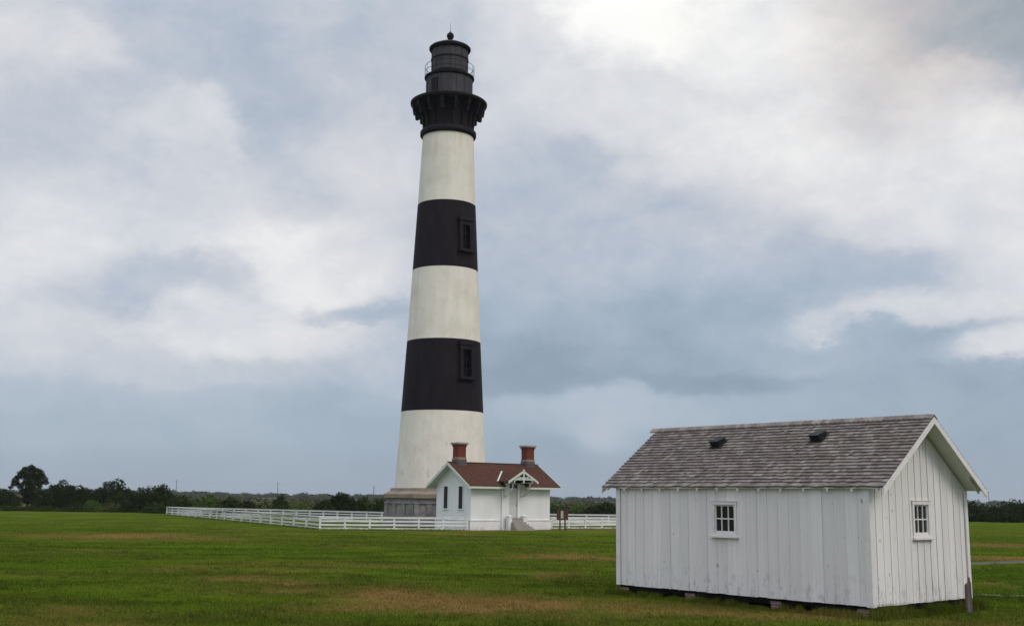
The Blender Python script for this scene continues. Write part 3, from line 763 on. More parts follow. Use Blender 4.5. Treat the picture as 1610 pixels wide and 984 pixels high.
# walls as vertical boards with a slight unevenness, each wall one mesh
rnd = random.Random(5)
def board_wall(n, length, place, topf, z0, battens, bw, skip=None):
    """boards side by side; place(u, out, z) -> local point; battens cover the joints"""
    mb = MB(); us = [i*length/n for i in range(n+1)]
    for i in range(n):
        u0, u1 = us[i]+.0025, us[i+1]-.0025; o_ = rnd.uniform(-.0035, .0035); zb_ = z0 + rnd.uniform(-.008, .008)
        segs = [(u0, u1)]
        if skip and u0 < skip[1] and u1 > skip[0]:
            mb.hexa([place(u0, -.03, zb_), place(u1, -.03, zb_), place(u1, o_, zb_), place(u0, o_, zb_), place(u0, -.03, skip[2]), place(u1, -.03, skip[2]), place(u1, o_, skip[2]), place(u0, o_, skip[2])])
            mb.hexa([place(u0, -.03, skip[3]), place(u1, -.03, skip[3]), place(u1, o_, skip[3]), place(u0, o_, skip[3]), place(u0, -.03, topf(u0)), place(u1, -.03, topf(u1)), place(u1, o_, topf(u1)), place(u0, o_, topf(u0))])
            for a, b in ((u0, min(u1, skip[0])), (max(u0, skip[1]), u1)):
                if b-a > .01:
                    mb.hexa([place(a, -.03, skip[2]), place(b, -.03, skip[2]), place(b, o_, skip[2]), place(a, o_, skip[2]), place(a, -.03, skip[3]), place(b, -.03, skip[3]), place(b, o_, skip[3]), place(a, o_, skip[3])])
            continue
        mid = (u0+u1)/2 if (topf(u0)+topf(u1))/2 < topf((u0+u1)/2)-.02 else None
        if mid is None:
            mb.hexa([place(u0, -.03, zb_), place(u1, -.03, zb_), place(u1, o_, zb_), place(u0, o_, zb_), place(u0, -.03, topf(u0)), place(u1, -.03, topf(u1)), place(u1, o_, topf(u1)), place(u0, o_, topf(u0))])
        else:
            for a, b in ((u0, mid), (mid, u1)):
                mb.hexa([place(a, -.03, zb_), place(b, -.03, zb_), place(b, o_, zb_), place(a, o_, zb_), place(a, -.03, topf(a)), place(b, -.03, topf(b)), place(b, o_, topf(b)), place(a, o_, topf(a))])
    if battens:
        for i in range(1, n):
            u = us[i]; h = bw/2; th = battens
            for za, zb2 in ([(z0, topf(u)-.01)] if not (skip and skip[0]-.1 < u < skip[1]+.1) else [(z0, skip[2]-.13), (skip[3]+.11, topf(u)-.01)]):
                ta, tb = min(topf(u-h)-.01, zb2), min(topf(u+h)-.01, zb2)
                mb.hexa([place(u-h, .005, za), place(u+h, .005, za), place(u+h, th, za), place(u-h, th, za), place(u-h, .005, ta), place(u+h, .005, tb), place(u+h, th, tb), place(u-h, th, ta)])
    return mb
pf = lambda u, o_, z: (u, o_, z)
pg = lambda u, o_, z: (-o_, -u, z)
pg2 = lambda u, o_, z: (SLn+o_, -u, z)
pb = lambda u, o_, z: (u, -SW-o_, z)
gtop = lambda u: rzs(-u) - .12
WF = (3.72, 4.34, 1.73, 2.41)      # opening in the long wall: x0 x1 z0 z1
WG = (1.86, 2.49, 1.79, 2.47)      # opening in the gable wall (along -y)
board_wall(25, SLn, pf, lambda u: wt, ZB, .008, .05, WF).build('long_wall', M['board'], sh)
board_wall(15, SW, pg, gtop, ZB, .013, .065, WG).build('gable_wall', M['board'], sh)
board_wall(15, SW, pg2, gtop, ZB, .030, .055).build('gable_wall', M['board'], sh)
board_wall(28, SLn, pb, lambda u: wt, ZB, .014, .045).build('long_wall', M['board'], sh)
# corner boards and inner frame to stop daylight
def ell(xa, xb, y0, y1, z0, z1, xc, xd, y2, y3):
    MB().box(xa, xb, y0, y1, z0, z1).build('corner_board', M['shed_trim'], sh)
    MB().box(xc, xd, y2, y3, z0, z1).build('corner_board', M['shed_trim'], sh)
ell(-.045, .11, .016, .038, ZB-.01, wt-.05, -.046, -.012, -.10, .0155)
ell(SLn-.10, SLn+.045, .016, .038, ZB, wt-.05, SLn+.012, SLn+.046, -.10, .0155)
MB().box(-.046, -.012, -SW-.02, -SW+.10, ZB, wt-.05).build('corner_board', M['shed_trim'], sh)
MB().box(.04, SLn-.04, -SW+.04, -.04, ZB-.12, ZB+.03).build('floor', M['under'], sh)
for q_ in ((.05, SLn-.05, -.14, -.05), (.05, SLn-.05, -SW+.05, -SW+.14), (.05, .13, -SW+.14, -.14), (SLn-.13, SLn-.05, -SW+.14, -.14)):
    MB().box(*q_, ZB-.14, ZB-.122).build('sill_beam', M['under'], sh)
for yy in (-.20, -2.18, -SW+.2):
    for (x0, x1) in ((7.36, 7.66), (5.05, 5.38), (2.42, 2.72), (.12, .42)):
        pr_ = MB()
        for k in range(3):
            j = .012*((k*7+int(x0*10)) % 3-1)
            pr_.box(x0+j, x1+j, yy-.17, yy+.17, -.03+.075*k if k else -.03, .045+.073*k)
        pr_.build('brick_pier', M['pier'], sh)
# windows
def shed_window(root, a, width, height, deep=.06):
    """local: x along wall, +y outward, z up; origin at lower left of opening"""
    e = empty('window', root, a); e.parent = sh
    fr = MB(); t_ = .07; yo = .028
    fr.box(-t_, 0, -.03, yo, -.0, height); fr.box(width, width+t_, -.03, yo, -.0, height)
    fr.box(-t_-.015, width+t_+.015, -.03, yo+.006, height+.002, height+t_+.01)
    fr.box(-t_-.03, width+t_+.03, -.0, yo+.02, height+t_+.012, height+t_+.028)
    fr.box(-t_, width+t_, -.03, yo-.004, -.075, -.002)
    fr.build('frame', M['shed_trim'], e)
    MB().box(-t_-.05, width+t_+.05, -.02, yo+.06, -.125, -.077).build('sill', M['shed_trim'], e, bevel=.004)
    MB().box(0, width, -.045, -.04, 0, height).build('pane', M['glass'], e)
    s_ = MB(); b_ = .032
    s_.box(0, b_, -.038, -.008, 0, height); s_.box(width-b_, width, -.038, -.008, 0, height)
    s_.box(b_, width-b_, -.038, -.008, 0, b_+.01); s_.box(b_, width-b_, -.038, -.008, height-b_, height)
    for k in (1, 2):
        s_.box(width*k/3-.012, width*k/3+.012, -.036, -.01, b_+.01, height-b_)
    s_.box(b_, width-b_, -.037, -.009, height/2-.014, height/2+.014)
    s_.build('muntin', M['shed_trim'], e)
shed_window((WF[0], 0, WF[2]), 0, WF[1]-WF[0], WF[3]-WF[2])
shed_window((0, -WG[1], WG[2]), math.pi/2, WG[1]-WG[0], WG[3]-WG[2])
# roof deck, soffit, rafters, rakes
dk = MB()
for sgn in (-1, 1):
    ye = -SW/2 + sgn*(SW/2+OE); ze = EAVE
    ro = 0 if sgn > 0 else 0
    dk.hexa([(-OG, ye, ze-.075), (SLn+OG, ye, ze-.075), (SLn+OG, -SW/2, RIDGE-.075), (-OG, -SW/2, RIDGE-.075),
             (-OG, ye, ze-.035), (SLn+OG, ye, ze-.035), (SLn+OG, -SW/2, RIDGE-.035), (-OG, -SW/2, RIDGE-.035)])
dk.build('roof_deck', M['soffit'], sh)
for xx, in ((-OG-.028,), (SLn+OG+.002,)):
    for sgn in (-1, 1):
        ye = -SW/2 + sgn*(SW/2+OE+.03); ze = EAVE-.03*SS
        rk = MB(); rk.hexa([(xx, ye, ze-.20), (xx+.026, ye, ze-.20), (xx+.026, -SW/2, RIDGE-.19), (xx, -SW/2, RIDGE-.19),
                 (xx, ye, ze-.036), (xx+.026, ye, ze-.036), (xx+.026, -SW/2, RIDGE-.036), (xx, -SW/2, RIDGE-.036)])
        rk.build('rake_board', M['shed_trim'], sh)
n_r = 14
for i in range(n_r):
    x = -.30 + i*(SLn+.6)/(n_r-1)
    for sgn in (-1, 1):
        r_ = MB()
        ye = -SW/2 + sgn*(SW/2+OE-.0); ze = EAVE-.078; yi = -SW/2 + sgn*(SW/2-.35); zi = ze+SS*(OE+.35)
        r_.hexa([(x-.022, ye, ze-.065), (x+.022, ye, ze-.065), (x+.03, yi, zi-.09), (x-.03, yi, zi-.09),
                 (x-.022, ye, ze), (x+.022, ye, ze), (x+.03, yi, zi), (x-.03, yi, zi)])
        r_.build('rafter', M['shed_trim'], sh)
# wooden shingles, course by course
shg = MB(); rs = random.Random(11)
slope_len = math.hypot(SW/2+OE, RIDGE-EAVE); rows = 21; ex = slope_len/rows
ang = math.atan(SS); cs, sn = math.cos(ang), math.sin(ang)
for sgn in (-1, 1):
    y_e = -SW/2 + sgn*(SW/2+OE)
    for r_i in range(rows):
        x = -OG-.02; s0 = r_i*ex - (.045 if r_i == 0 else 0)
        while x < SLn+OG+.02:
            wd = rs.uniform(.08, .19); x1 = min(x+wd, SLn+OG+.025)
            a = s0 + rs.uniform(-.010, .012); b = min(s0 + ex*1.25, slope_len+.01)
            lift = .022+rs.uniform(-.004, .008)
            def P(xx, s_, h): return (xx, y_e - sgn*(s_*cs) + sgn*h*sn, EAVE + s_*sn + h*cs)
            g = .003
            v = [P(x+g, a, -.030), P(x1-g, a, -.030), P(x1-g, b, -.032), P(x+g, b, -.032), P(x+g, a, lift-.012), P(x1-g, a, lift-.012), P(x1-g, b, -.028), P(x+g, b, -.028)]
            shg.hexa(v); x = x1
shg.build('shingle_roof', M['shingle'], sh)
rc = MB()
x = -OG-.03; k = 0
while x < SLn+OG:
    for sgn in (-1, 1):
        x1 = x+.20
        y0, z0 = -SW/2, RIDGE+.012; yo, zo = -SW/2+sgn*.13, RIDGE-.13*SS+.012
        up = .022
        rc.hexa([(x, y0, z0-.01), (x1, y0, z0-.01), (x1, yo, zo-.01), (x, yo, zo-.01), (x, y0, z0+.010), (x1, y0, z0+.010+up), (x1, yo, zo+.010+up), (x, yo, zo+.010)])
    x += .135
rc.build('ridge_shingles', M['shingle'], sh)
# two dark roof vents
for vx, vy in ((5.33, -1.42), (2.25, -1.50)):
    v_ = MB(); zt = rzs(vy)
    e = empty('roof_vent', (vx, vy, zt)); e.parent = sh; e.rotation_euler = (-math.atan(SS), 0, 0)
    v_.box(-.20, .20, -.20, .20, -.03, .015)
    v_.hexa([(-.14, -.17, .015), (.14, -.17, .015), (.14, .15, .015), (-.14, .15, .015), (-.14, -.17, .07), (.14, -.17, .07), (.14, .15, .17), (-.14, .15, .17)])
    v_.hexa([(-.155, -.19, .072), (.155, -.19, .072), (.155, .18, .178), (-.155, .18, .178), (-.155, -.19, .09), (.155, -.19, .09), (.155, .18, .196), (-.155, .18, .196)])
    v_.build('vent_hood', M['vent'], e)

# ------------------------------------------------------------------ weathered post by the shed corner
gx, gy = ground_at(1524, 963)
pt = tag(empty('wooden_post', (gx, gy, 0)), 'short weathered grey wooden post at the far right corner of the shed', 'post')
pm = MB(); pm.hexa([(-.065, -.065, -.1), (.065, -.065, -.1), (.065, .065, -.1), (-.065, .065, -.1), (-.06, -.06, .64), (.058, -.06, .72), (.058, .06, .72), (-.06, .06, .64)])
pm.build('post_body', M['weathered'], pt, bevel=.012)
lt_ = MB(); lt_.hexa([(.01, -.045, .67), (.05, -.045, .70), (.05, .045, .70), (.01, .045, .67), (.015, -.04, .80), (.04, -.04, .81), (.04, .04, .81), (.015, .04, .80)])
lt_.build('splinter', M['weathered'], pt)

# ------------------------------------------------------------------ fences
def fence(label, pts, spacing, height=.98, first=True, last=True):
    P = [Vector((p[0], p[1], 0)) for p in pts]
    root = tag(empty('rail_fence', P[0]), label, 'fence', 'white board fences round the lighthouse')
    rr = random.Random(len(label))
    for a, b in zip(P[:-1], P[1:]):
        d = b-a; n = max(1, round(d.length/spacing)); u = d.normalized(); nrm = Vector((-u.y, u.x, 0))
        for i in range(n+1):
            if i == 0 and a is not P[0]: continue
            if i == 0 and not first: continue
            if i == n and b is P[-1] and not last: continue
            q = a + d*i/n - P[0]
            mb = MB(); hw_ = .07; h = height-.02+rr.uniform(-.012, .012)
            vs = []
            for z in (-.1, h):
                for sx_, sy_ in ((-1, -1), (1, -1), (1, 1), (-1, 1)):
                    p = u*sx_*hw_ + nrm*sy_*hw_; vs.append((p.x, p.y, z))
            mb.hexa(vs)
            mb.build('post', M['fence'], root, loc=q)
        off = nrm*.0
    for zc_, hh in ((.92, .15), (.645, .13), (.365, .13), (.09, .13)):
        mb = MB()
        for a, b in zip(P[:-1], P[1:]):
            d = b-a; n = max(1, round(d.length/spacing)); u = d.normalized(); nrm = Vector((-u.y, u.x, 0))*.095
            for i in range(n):
                p = a + d*i/n - P[0]; q = a + d*(i+1)/n - P[0]; dz = rr.uniform(-.012, .012)
                mb.bar((p.x-nrm.x, p.y-nrm.y, zc_*height/.98+dz), (q.x-nrm.x-u.x*.004, q.y-nrm.y-u.y*.004, zc_*height/.98+rr.uniform(-.012, .012)), .04, hh)
        mb.build('rail', M['fence'], root)
    mb = MB()
    for a, b in zip(P[:-1], P[1:]):
        p = a-P[0]; q = b-P[0]
        mb.bar((p.x, p.y, height), (q.x, q.y, height), .26, .035)
    mb.build('top_board', M['fence'], root)
    return root
near_l = (-14.62, 87.32); far_l = (-43.5, 143.4)
fence('white board fence slanting back along the left side of the yard', [near_l, far_l], 3.45, first=False)
fence('white board fence across the front, left of the small house', [near_l, (-9.0, 88.35), (-3.35, 89.35)], 2.05)
fence('white board fence behind the brown sign, right of the small house', [(3.5, 94.75), (9.42, 98.6), (22, 106.5)], 1.85)
back = [(-43.3, 143.3), (-27.5, 130.0), (-13.3, 117.6), (8.0, 117.6), (24, 117.2)]
fence('white board fence along the back of the yard behind the lighthouse', back, 2.3, first=False)

# ------------------------------------------------------------------ brown sign
sx_, sy_ = 4.25, 91.3
sg = tag(empty('sign', (sx_, sy_, 0), R(4)), 'brown notice board on two posts with a pale sheet, right of the small house', 'sign')
for xx in (-.19, .22):
    MB().box(xx-.055, xx+.055, -.05, .05, -.1, .9).build('leg', M['signb'], sg)
MB().box(-.46, .46, -.07, .02, .86, 1.68).build('board', M['signb'], sg, bevel=.01)
MB().box(-.50, .50, -.10, .05, 1.682, 1.73).build('board_cap', M['signb'], sg)
MB().box(-.13, .07, -.082, -.073, .98, 1.58).build('notice_sheet', M['signp'], sg)

# ------------------------------------------------------------------ foliage
def leaf_mat(name, c1, c2):
    def f(t, b, pos, obj, geo):
        rnd = geo.outputs['Random Per Island']
        n = t.noise(obj, .9, 4, .6)
        c = t.mix(rnd, (*c1, 1), (*c2, 1))
        return t.mix(t.mapr(n, .4, .7, 0, .6), c, (*[x*.75 for x in c2], 1))
    m = mat(name, f, .9, .05)
    return m
LEAF = {'dark': leaf_mat('leaf_dark', (.011, .018, .006), (.028, .042, .011)),
        'mid': leaf_mat('leaf_mid', (.018, .032, .008), (.036, .055, .013)),
        'bright': leaf_mat('leaf_bright', (.045, .085, .018), (.085, .125, .030)),
        'olive': leaf_mat('leaf_olive', (.050, .058, .022), (.090, .092, .040))}
def leaf_mesh(name, lobes, n, size, seed, m, parent=None, loc=None):
    """n leaf clumps (small bent quads) spread through the shells of the lobes"""
    g = np.random.default_rng(seed)
    lobes = np.array(lobes, float)
    vol = lobes[:, 3]*lobes[:, 4]*lobes[:, 5]; pr_ = vol**.7; pr_ /= pr_.sum()
    which = g.choice(len(lobes), n, p=pr_)
    d = g.normal(size=(n, 3)); d /= np.linalg.norm(d, axis=1)[:, None]
    rad_ = g.uniform(.25, 1.0, n)**.45 * (1 + .16*np.sin(d[:, 0]*7+which) * np.cos(d[:, 2]*6+which*2))
    stick = g.random(n) < .05; rad_[stick] *= g.uniform(1.0, 1.22, stick.sum())
    c = lobes[which, :3] + d*lobes[which, 3:6]*rad_[:, None]
    c[:, 2] = np.maximum(c[:, 2], .05)
    a = g.normal(size=(n, 3)); a /= np.linalg.norm(a, axis=1)[:, None]
    b = np.cross(a, g.normal(size=(n, 3))); b /= np.linalg.norm(b, axis=1)[:, None]
    s = size*g.uniform(.5, 1.3, n)[:, None]
    v = np.empty((n, 4, 3)); v[:, 0] = c-a*s; v[:, 1] = c+b*s*.55; v[:, 2] = c+a*s; v[:, 3] = c-b*s*.55
    me = bpy.data.meshes.new(name)
    me.vertices.add(n*4); me.vertices.foreach_set('co', v.ravel())
    me.loops.add(n*4); me.loops.foreach_set('vertex_index', np.arange(n*4))
    me.polygons.add(n); me.polygons.foreach_set('loop_start', np.arange(n)*4)
    me.materials.append(m); me.update(); me.validate()
    o = bpy.data.objects.new(name, me); C.objects.link(o)
    if parent: o.parent = parent
    if loc: o.location = loc
    return o
def bush(name, label, cat, px0, px1, top_px, dist, kind, seed, group, stems=True, lobes_n=7, dens=1.0, base_gap=.0):
    """a shrub filling the survey bearings px0..px1 with its top at top_px, standing at a distance"""
    rr = random.Random(seed)
    x0, x1 = x_at(px0, dist), x_at(px1, dist); pc = (px0+px1)/2
    d = ray(pc, top_px); hgt = CAM_H + dist*d[2]/d[1]; wd = x1-x0
    root = tag(empty(name, ((x0+x1)/2, dist, 0), rr.uniform(-.3, .3)), label, cat, group)
    lobes = []
    for i in range(lobes_n):
        f = (i+.5)/lobes_n*2-1; f += rr.uniform(-.1, .1)
        hh = hgt*(1-.36*abs(f)**2.2)*rr.uniform(.84, .98)
        if i == lobes_n//2: hh = hgt
        rz_ = hh*rr.uniform(.45, .58); rx = wd/lobes_n*rr.uniform(1.1, 1.6); ry = wd*.28*rr.uniform(.6, 1.1)
        rx = min(rx, wd/2*(1.0-abs(f))+rx*.45)
        lobes.append((f*wd/2*.86, rr.uniform(-.25, .25)*wd*.5, hh-rz_, rx, ry, rz_))
        lobes.append((f*wd/2*.9, rr.uniform(-.3, .1)*wd*.5, hh*.32, rx*1.1, ry, hh*.34))
        tuft = rr.uniform(.10, .16)*hgt                              # ragged tufts standing out of the outline
        lobes.append((f*wd/2*.86+rr.uniform(-.4, .4)*rx, rr.uniform(-.1, .1)*wd, hh-tuft*1.0, tuft*1.5, tuft, tuft))
    n = int(min(16000, max(1200, wd*hgt*190))*dens)
    leaf_mesh('crown', lobes, n, .17 if hgt > 2 else .13, seed, LEAF[kind], root)
    mb = MB()
    for k in range(4 if hgt > 3 else 3):
        bx = rr.uniform(-.3, .3)*wd; tx_ = bx + rr.uniform(-.2, .2)*wd
        mb.tube([(bx, 0, -.1), ((bx+tx_)/2, rr.uniform(-.3, .3), hgt*.35), (tx_, rr.uniform(-.4, .4), hgt*.7)], [.10*hgt/4+.03, .07*hgt/4+.02, .02], 6)
    mb.build('trunk', M['bark'], root)
    return root
# the tree at the far left: several trunks, an open uneven crown
def big_tree():
    dist = 176.0
    x0, x1 = x_at(20, dist), x_at(73, dist); d = ray(46, 731); hgt = CAM_H + dist*d[2]/d[1]
    cx = x_at(46, dist)
    root = tag(empty('dark_tree', (cx, dist, 0)), 'tallest dark tree with an open rounded crown, far left above the shrubs', 'tree')
    k = dist/F_PX
    def L_(px, py, rx, ry, rd=None): # bearings to local lobes
        dd = ray(px, py); return (dist*dd[0]/dd[1]-cx, random.Random(px).uniform(-.8, .8), CAM_H+dist*dd[2]/dd[1], rx*k, (rd or rx)*k, ry*k)
    lobes = [L_(45, 742, 12, 9), L_(36, 746, 8, 7), L_(56, 744, 9, 8), L_(62, 753, 9, 10), L_(50, 755, 12, 11), L_(40, 766, 10, 13), L_(57, 768, 12, 12),
             L_(25, 755, 6, 4.5), L_(20, 760, 6, 4), L_(30, 762, 5, 4), L_(32, 750, 4, 3), L_(50, 735, 6, 4.5), L_(66, 748, 4, 5), L_(48, 784, 15, 9), L_(38, 736, 4, 3), L_(58, 738, 4, 3), L_(28, 750, 3, 2.5), L_(70, 758, 4, 4), L_(17, 766, 4, 2.5)]
    leaf_mesh('crown', lobes, 6500, .17, 77, LEAF['dark'], root)
    mb = MB()
    mb.tube([(-.2, 0, -.1), (-.3, .1, 1.5), (-.6, 0, 3.2), (-.2, .1, 5.4)], [.22, .17, .12, .04], 8)
    mb.tube([(-.3, .1, 1.4), (.7, .2, 3.0), (1.3, .1, 4.8)], [.15, .10, .03], 8)
    mb.tube([(-.4, 0, 1.8), (-1.6, .1, 3.0), (-2.4, .2, 3.6)], [.11, .07, .02], 8)
    mb.build('trunk', M['bark'], root)
big_tree()
GL = 'dark shrubs along the left edge of the lawn'
GM = 'shrubs beyond the white fence'
GR = 'dense dark hedge beyond the field on the right'
B = [
 ('shrub', 'low dark shrub at the very left edge, left of the tallest tree', 'shrub', -30, 33, 768, 172, 'dark', GL),
 ('shrub', 'broad rounded dark shrub directly right of the tallest tree', 'shrub', 60, 138, 753, 170, 'dark', GL),
 ('shrub', 'lower dark shrub in the dip between the two broad rounded shrubs', 'shrub', 122, 158, 769, 174, 'dark', GL),
 ('shrub', 'peaked dark shrub, second broad one right of the tallest tree', 'shrub', 146, 210, 752, 168, 'dark', GL),
 ('shrub', 'small olive shrub half hidden under the peaked dark shrub', 'shrub', 168, 205, 771, 164, 'mid', GL),
 ('shrub', 'very dark twin topped shrub just left of the fence corner', 'shrub', 197, 278, 763, 160, 'dark', GL),
 ('shrub', 'single tuft topped dark shrub above the fence corner', 'shrub', 240, 270, 760, 166, 'dark', GL),
 ('bush', 'small bright green bush at the foot of the dip between the dark shrubs', 'bush', 133, 160, 785, 158, 'bright', GL),
 ('bush', 'small dull green bush left of the bright green one', 'bush', 108, 134, 789, 160, 'mid', GL),
 ('bush', 'small olive bush at the foot of the peaked dark shrub', 'bush', 160, 198, 789, 160, 'olive', GL),
 ('shrub', 'mid green shrub rising behind the fence corner', 'shrub', 262, 310, 777, 152, 'mid', GM),
 ('shrub', 'green shrub with a darker top, second from the fence corner', 'shrub', 304, 350, 776, 152, 'bright', GM),
 ('shrub', 'mid green shrub, third from the fence corner', 'shrub', 343, 384, 780, 152, 'mid', GM),
 ('shrub', 'low very dark shrub left of the small round shrub beyond the fence', 'shrub', 372, 408, 785, 154, 'dark', GM),
 ('shrub', 'small round dark shrub standing alone beyond the middle of the fence', 'shrub', 429, 455, 777, 170, 'mid', GM),
 ('bush', 'low light green bush below the small round dark shrub', 'bush', 410, 460, 789, 150, 'mid', GM),
 ('bush', 'low light green bush left of the dark flat topped shrub', 'bush', 452, 502, 788, 150, 'bright', GM),
 ('shrub', 'dark flat topped shrub beyond the fence left of the lighthouse', 'shrub', 508, 562, 773, 148, 'dark', GM),
 ('shrub', 'mid green shrub at the left foot of the dark flat topped shrub', 'shrub', 494, 524, 785, 146, 'mid', GM),
 ('shrub', 'olive green shrub between the dark flat topped shrub and the lighthouse foot', 'shrub', 552, 588, 780, 148, 'mid', GM),
 ('shrub', 'mid green shrub touching the lighthouse foot on the left', 'shrub', 578, 640, 781, 146, 'mid', GM),
 ('shrub', 'dull green shrub just right of the small house', 'shrub', 840, 905, 791, 156, 'mid', GM),
 ('shrub', 'brighter green shrub between the small house and the shed', 'shrub', 893, 930, 791, 154, 'bright', GM),
 ('shrub', 'dark shrub whose right end goes behind the shed roof', 'shrub', 918, 985, 789, 152, 'dark', GM),
 ('shrub', 'tall dark hedge shrub touching the right wall of the shed', 'shrub', 1490, 1550, 791, 162, 'dark', GR),
 ('shrub', 'lower dark hedge shrub in the dip right of the shed', 'shrub', 1540, 1585, 795, 164, 'dark', GR),
 ('shrub', 'highest dark hedge shrub at the right edge of the photo', 'shrub', 1572, 1650, 785, 162, 'dark', GR),
 ('shrub', 'small dark hedge shrub in front of the dip right of the shed', 'shrub', 1548, 1600, 803, 158, 'dark', GR),
]
for i, (nm, lb, ct, a, b, tp, ds, kd, gp) in enumerate(B):
    bush(nm, lb, ct, a, b, tp, ds, kd, 100+i, gp, lobes_n=7 if b-a > 40 else 5, dens=1.4 if kd == 'dark' else 1.0)
# unmown grass and bramble along the foot of the shrubs: one uncountable mass
def scrub(name, label, x_rng, y_rng, n, size, h, kind, seed, nlobes):
    rr = random.Random(seed); lobes = []
    for i in range(nlobes):
        f = i/(nlobes-1); x = x_rng[0]+(x_rng[1]-x_rng[0])*f+rr.uniform(-1, 1); y = rr.uniform(*y_rng)
        hh = h*rr.uniform(.5, 1.1)
        lobes.append((x, y, hh*.35, rr.uniform(1.2, 3), rr.uniform(.8, 1.8), hh*.6))
    o = leaf_mesh(name, lobes, n, size, seed, LEAF[kind]); tag(o, label, 'undergrowth', None, 'stuff')
scrub('undergrowth', 'rough olive undergrowth along the foot of the left shrubs', (-90, -46), (157, 161), 12000, .16, .75, 'mid', 5, 34)
scrub('undergrowth', 'green undergrowth beyond the back fence', (-50, 20), (149, 160), 16000, .18, 1.9, 'mid', 6, 50)
scrub('undergrowth', 'dark undergrowth behind the hedge on the right', (60, 150), (166, 176), 20000, .2, 3.4, 'dark', 7, 50)
# far-off woods that close the horizon
def far_wood(name, label, y, x_rng, h, kind, seed, n, nl, size, dy=40):
    rr = random.Random(seed); lobes = []
    for i in range(nl):
        x = x_rng[0]+(x_rng[1]-x_rng[0])*i/(nl-1)+rr.uniform(-10, 10)
        hh = h*rr.uniform(.6, 1.15)
        lobes.append((x, y+rr.uniform(-dy, dy), hh*.3, (x_rng[1]-x_rng[0])/nl*rr.uniform(.8, 1.8), 18, hh*.7))
    tag(leaf_mesh(name, lobes, n, size, seed, LEAF[kind]), label, 'woods', None, 'stuff')
far_wood('distant_woods', 'long low line of woods on the horizon', 1500, (-1000, 1100), 6.0, 'mid', 21, 60000, 200, 1.8)
far_wood('distant_woods', 'slightly higher woods on the horizon at the left', 1200, (-850, -330), 7.5, 'mid', 22, 22000, 70, 1.6)
far_wood('distant_scrub', 'flat olive scrub across the marsh beyond the shrubs', 520, (-420, 420), 1.5, 'olive', 23, 40000, 90, .9, 60)
far_wood('distant_scrub', 'dull green scrub of the nearer marsh', 300, (-230, 230), 1.1, 'olive', 24, 34000, 90, .6, 40)
# distant utility poles
pole_bm = None
for i, (px, tp, ds, lb) in enumerate([(278, 754, 430, 'thin distant pole rising beyond the fence corner'), (437, 758, 470, 'thin distant pole above the small round shrub'),
                      (588, 764, 400, 'thin distant pole just left of the lighthouse foot'), (1554, 772, 520, 'thin distant pole above the hedge right of the shed')]):
    d = ray(px, tp); hgt = CAM_H + ds*d[2]/d[1]
    r_ = tag(empty('utility_pole', (ds*d[0]/d[1], ds, 0)), lb, 'pole', 'distant poles on the marsh')
    MB().tube([(0, 0, -.2), (0, 0, hgt)], [.13, .09], 8).build('shaft', M['pole'], r_)
    MB().box(-.45, .45, -.05, .05, hgt-.45, hgt-.37).build('crossarm', M['pole'], r_)

# ------------------------------------------------------------------ grass blades on the near lawn
def shed_local(x, y):
    dx, dy = x-SO[0], y-SO[1]; c, s = math.cos(SA), math.sin(SA)
    return c*dx+s*dy, -s*dx+c*dy
def blades(name, label, xy, h, wd, seed):
    g = np.random.default_rng(seed); n = len(xy)
    a = g.uniform(0, 2*np.pi, n); lean = g.normal(0, .35, (n, 2))*h[:, None]
    v = np.empty((n, 3, 3))
    v[:, 0, 0] = xy[:, 0]-np.cos(a)*wd; v[:, 0, 1] = xy[:, 1]-np.sin(a)*wd; v[:, 0, 2] = -.01
    v[:, 1, 0] = xy[:, 0]+np.cos(a)*wd; v[:, 1, 1] = xy[:, 1]+np.sin(a)*wd; v[:, 1, 2] = -.01
    v[:, 2, 0] = xy[:, 0]+lean[:, 0]; v[:, 2, 1] = xy[:, 1]+lean[:, 1]; v[:, 2, 2] = h
    me = bpy.data.meshes.new(name)
    me.vertices.add(n*3); me.vertices.foreach_set('co', v.ravel())
    me.loops.add(n*3); me.loops.foreach_set('vertex_index', np.arange(n*3))
    me.polygons.add(n); me.polygons.foreach_set('loop_start', np.arange(n)*3)
    me.materials.append(M['blade']); me.update(); me.validate()
    o = bpy.data.objects.new(name, me); C.objects.link(o)
    return tag(o, label, 'grass', None, 'stuff')
g = np.random.default_rng(3)
n = 620000
y_ = 17*np.exp(g.random(n)*math.log(125/17))
x_ = (g.random(n)*2-1)*(y_*.52+2)
lx, ly = shed_local(x_, y_)
inside = (lx > -.02) & (lx < SLn+.02) & (ly < .0) & (ly > -SW-.02)
walk = (abs(y_-31.75) < .22) & (x_ > 12) & (g.random(n) < .8)
px_ = (x_ > 8) & (y_ > 43) & (abs((y_-48.3)-(x_-19.86)*.62) < 1.0)
keep = ~(inside | walk | px_) & (g.random(n) < np.clip((125-y_)/60, 0, 1)) & ~((y_ > 86) & (np.abs(x_+3) < 18))
x_, y_ = x_[keep], y_[keep]
wn_ = 420; wcy = 19*np.exp(g.random(wn_)*math.log(60/19)); wcx = (g.random(wn_)*2-1)*wcy*.5
k_ = g.integers(0, wn_, 14000); spread = .10+.0*k_
wx_, wy_ = wcx[k_]+g.normal(0, .09, 14000), wcy[k_]+g.normal(0, .09, 14000)
wl, wm = shed_local(wx_, wy_); ok_ = ~((wl > -.02) & (wl < SLn+.02) & (wm < 0) & (wm > -SW-.02))
x_ = np.concatenate([x_, wx_[ok_]]); y_ = np.concatenate([y_, wy_[ok_]]); n_weed = int(ok_.sum())
clump = .5+.5*np.sin(x_*1.3+np.sin(y_*.9)*2)*np.sin(y_*1.1+np.sin(x_*.7)*2)
h_ = g.uniform(.025, .075, len(x_))*(.7+.6*clump)
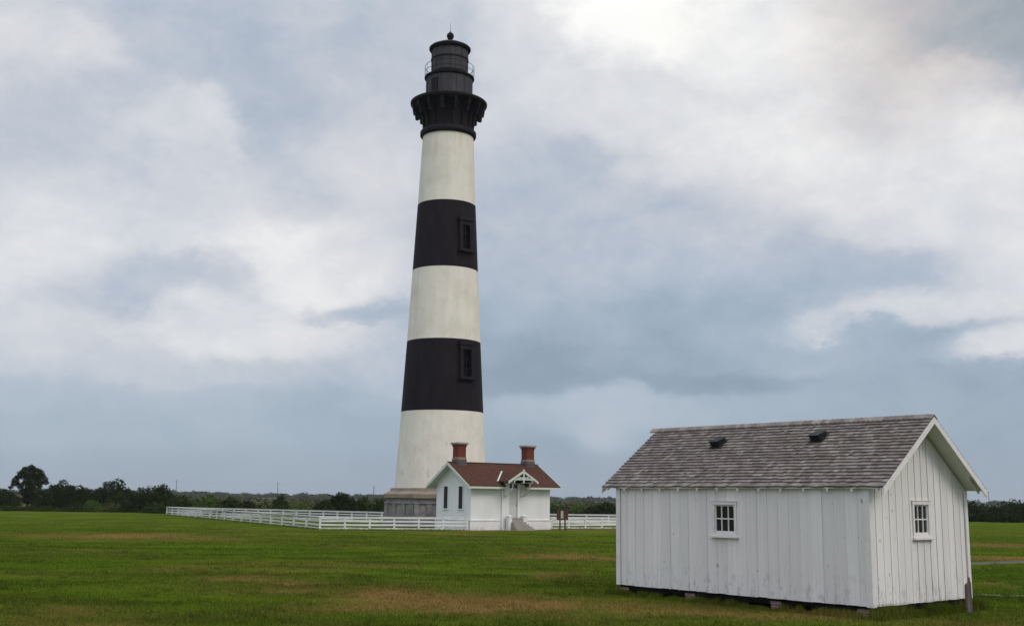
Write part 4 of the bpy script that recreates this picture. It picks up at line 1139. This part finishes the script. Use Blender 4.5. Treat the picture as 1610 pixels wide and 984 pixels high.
tall = g.random(len(x_)) < .01; h_[tall] *= 2.0; h_[-n_weed:] *= g.uniform(1.4, 2.8, n_weed)
blades('lawn_grass', 'short mown grass of the near lawn', np.stack([x_, y_], 1), h_, .006+.00012*y_, 4)
# longer tufts left uncut along the foot of the shed
n = 16000
t1 = g.random(n); side = g.random(n) < .62
clm = .5+.5*np.sin(t1*60+np.sin(t1*23)*3)
lx = np.where(side, t1*(SLn+.6)-.3, -.05-np.abs(g.normal(0, .16, n)))
ly = np.where(side, .05+np.abs(g.normal(0, .14, n)), -t1*(SW+.5)+.25)
c_, s__ = math.cos(SA), math.sin(SA)
wx = SO[0]+c_*lx-s__*ly; wy = SO[1]+s__*lx+c_*ly
hh = g.uniform(.05, .16, n)*(.3+1.1*clm) * np.where(side, 1.0, 1.7)
blades('tall_grass', 'longer uncut grass along the foot of the shed', np.stack([wx, wy], 1), hh, np.full(n, .007), 8)
# rough grass under the fences
segs = [(near_l, far_l, 60), (near_l, (-3.35, 89.3), 160), ((3.5, 94.7), (22, 106.5), 160)]
P_ = []
for a, b, dn in segs:
    m_ = int(math.dist(a, b)*dn); t1 = g.random(m_)
    P_.append(np.stack([a[0]+(b[0]-a[0])*t1+g.normal(0, .12, m_), a[1]+(b[1]-a[1])*t1+g.normal(-.1, .15, m_)], 1))
P_ = np.concatenate(P_)
blades('fence_grass', 'rough grass growing along the foot of the fence', P_, g.uniform(.06, .2, len(P_)), np.full(len(P_), .014), 9)

# ------------------------------------------------------------------ haze: one box of thin even air round the whole place
HZ = 6600.0
hz = MB().box(-HZ, HZ, -HZ, HZ, -1.0, 60.0)
hm = bpy.data.materials.new('haze_air'); hm.use_nodes = True
hn = hm.node_tree; hn.nodes.remove(hn.nodes['Principled BSDF'])
pv = hn.nodes.new('ShaderNodeVolumePrincipled')
pv.inputs['Color'].default_value = (.80, .84, .92, 1); pv.inputs['Density'].default_value = .00010; pv.inputs['Anisotropy'].default_value = .1
hn.links.new(pv.outputs[0], hn.nodes['Material Output'].inputs['Volume'])
hob = hz.build('haze', hm); tag(hob, kind='stuff'); hob['label'] = 'thin even haze over the whole place'; hob['category'] = 'haze'
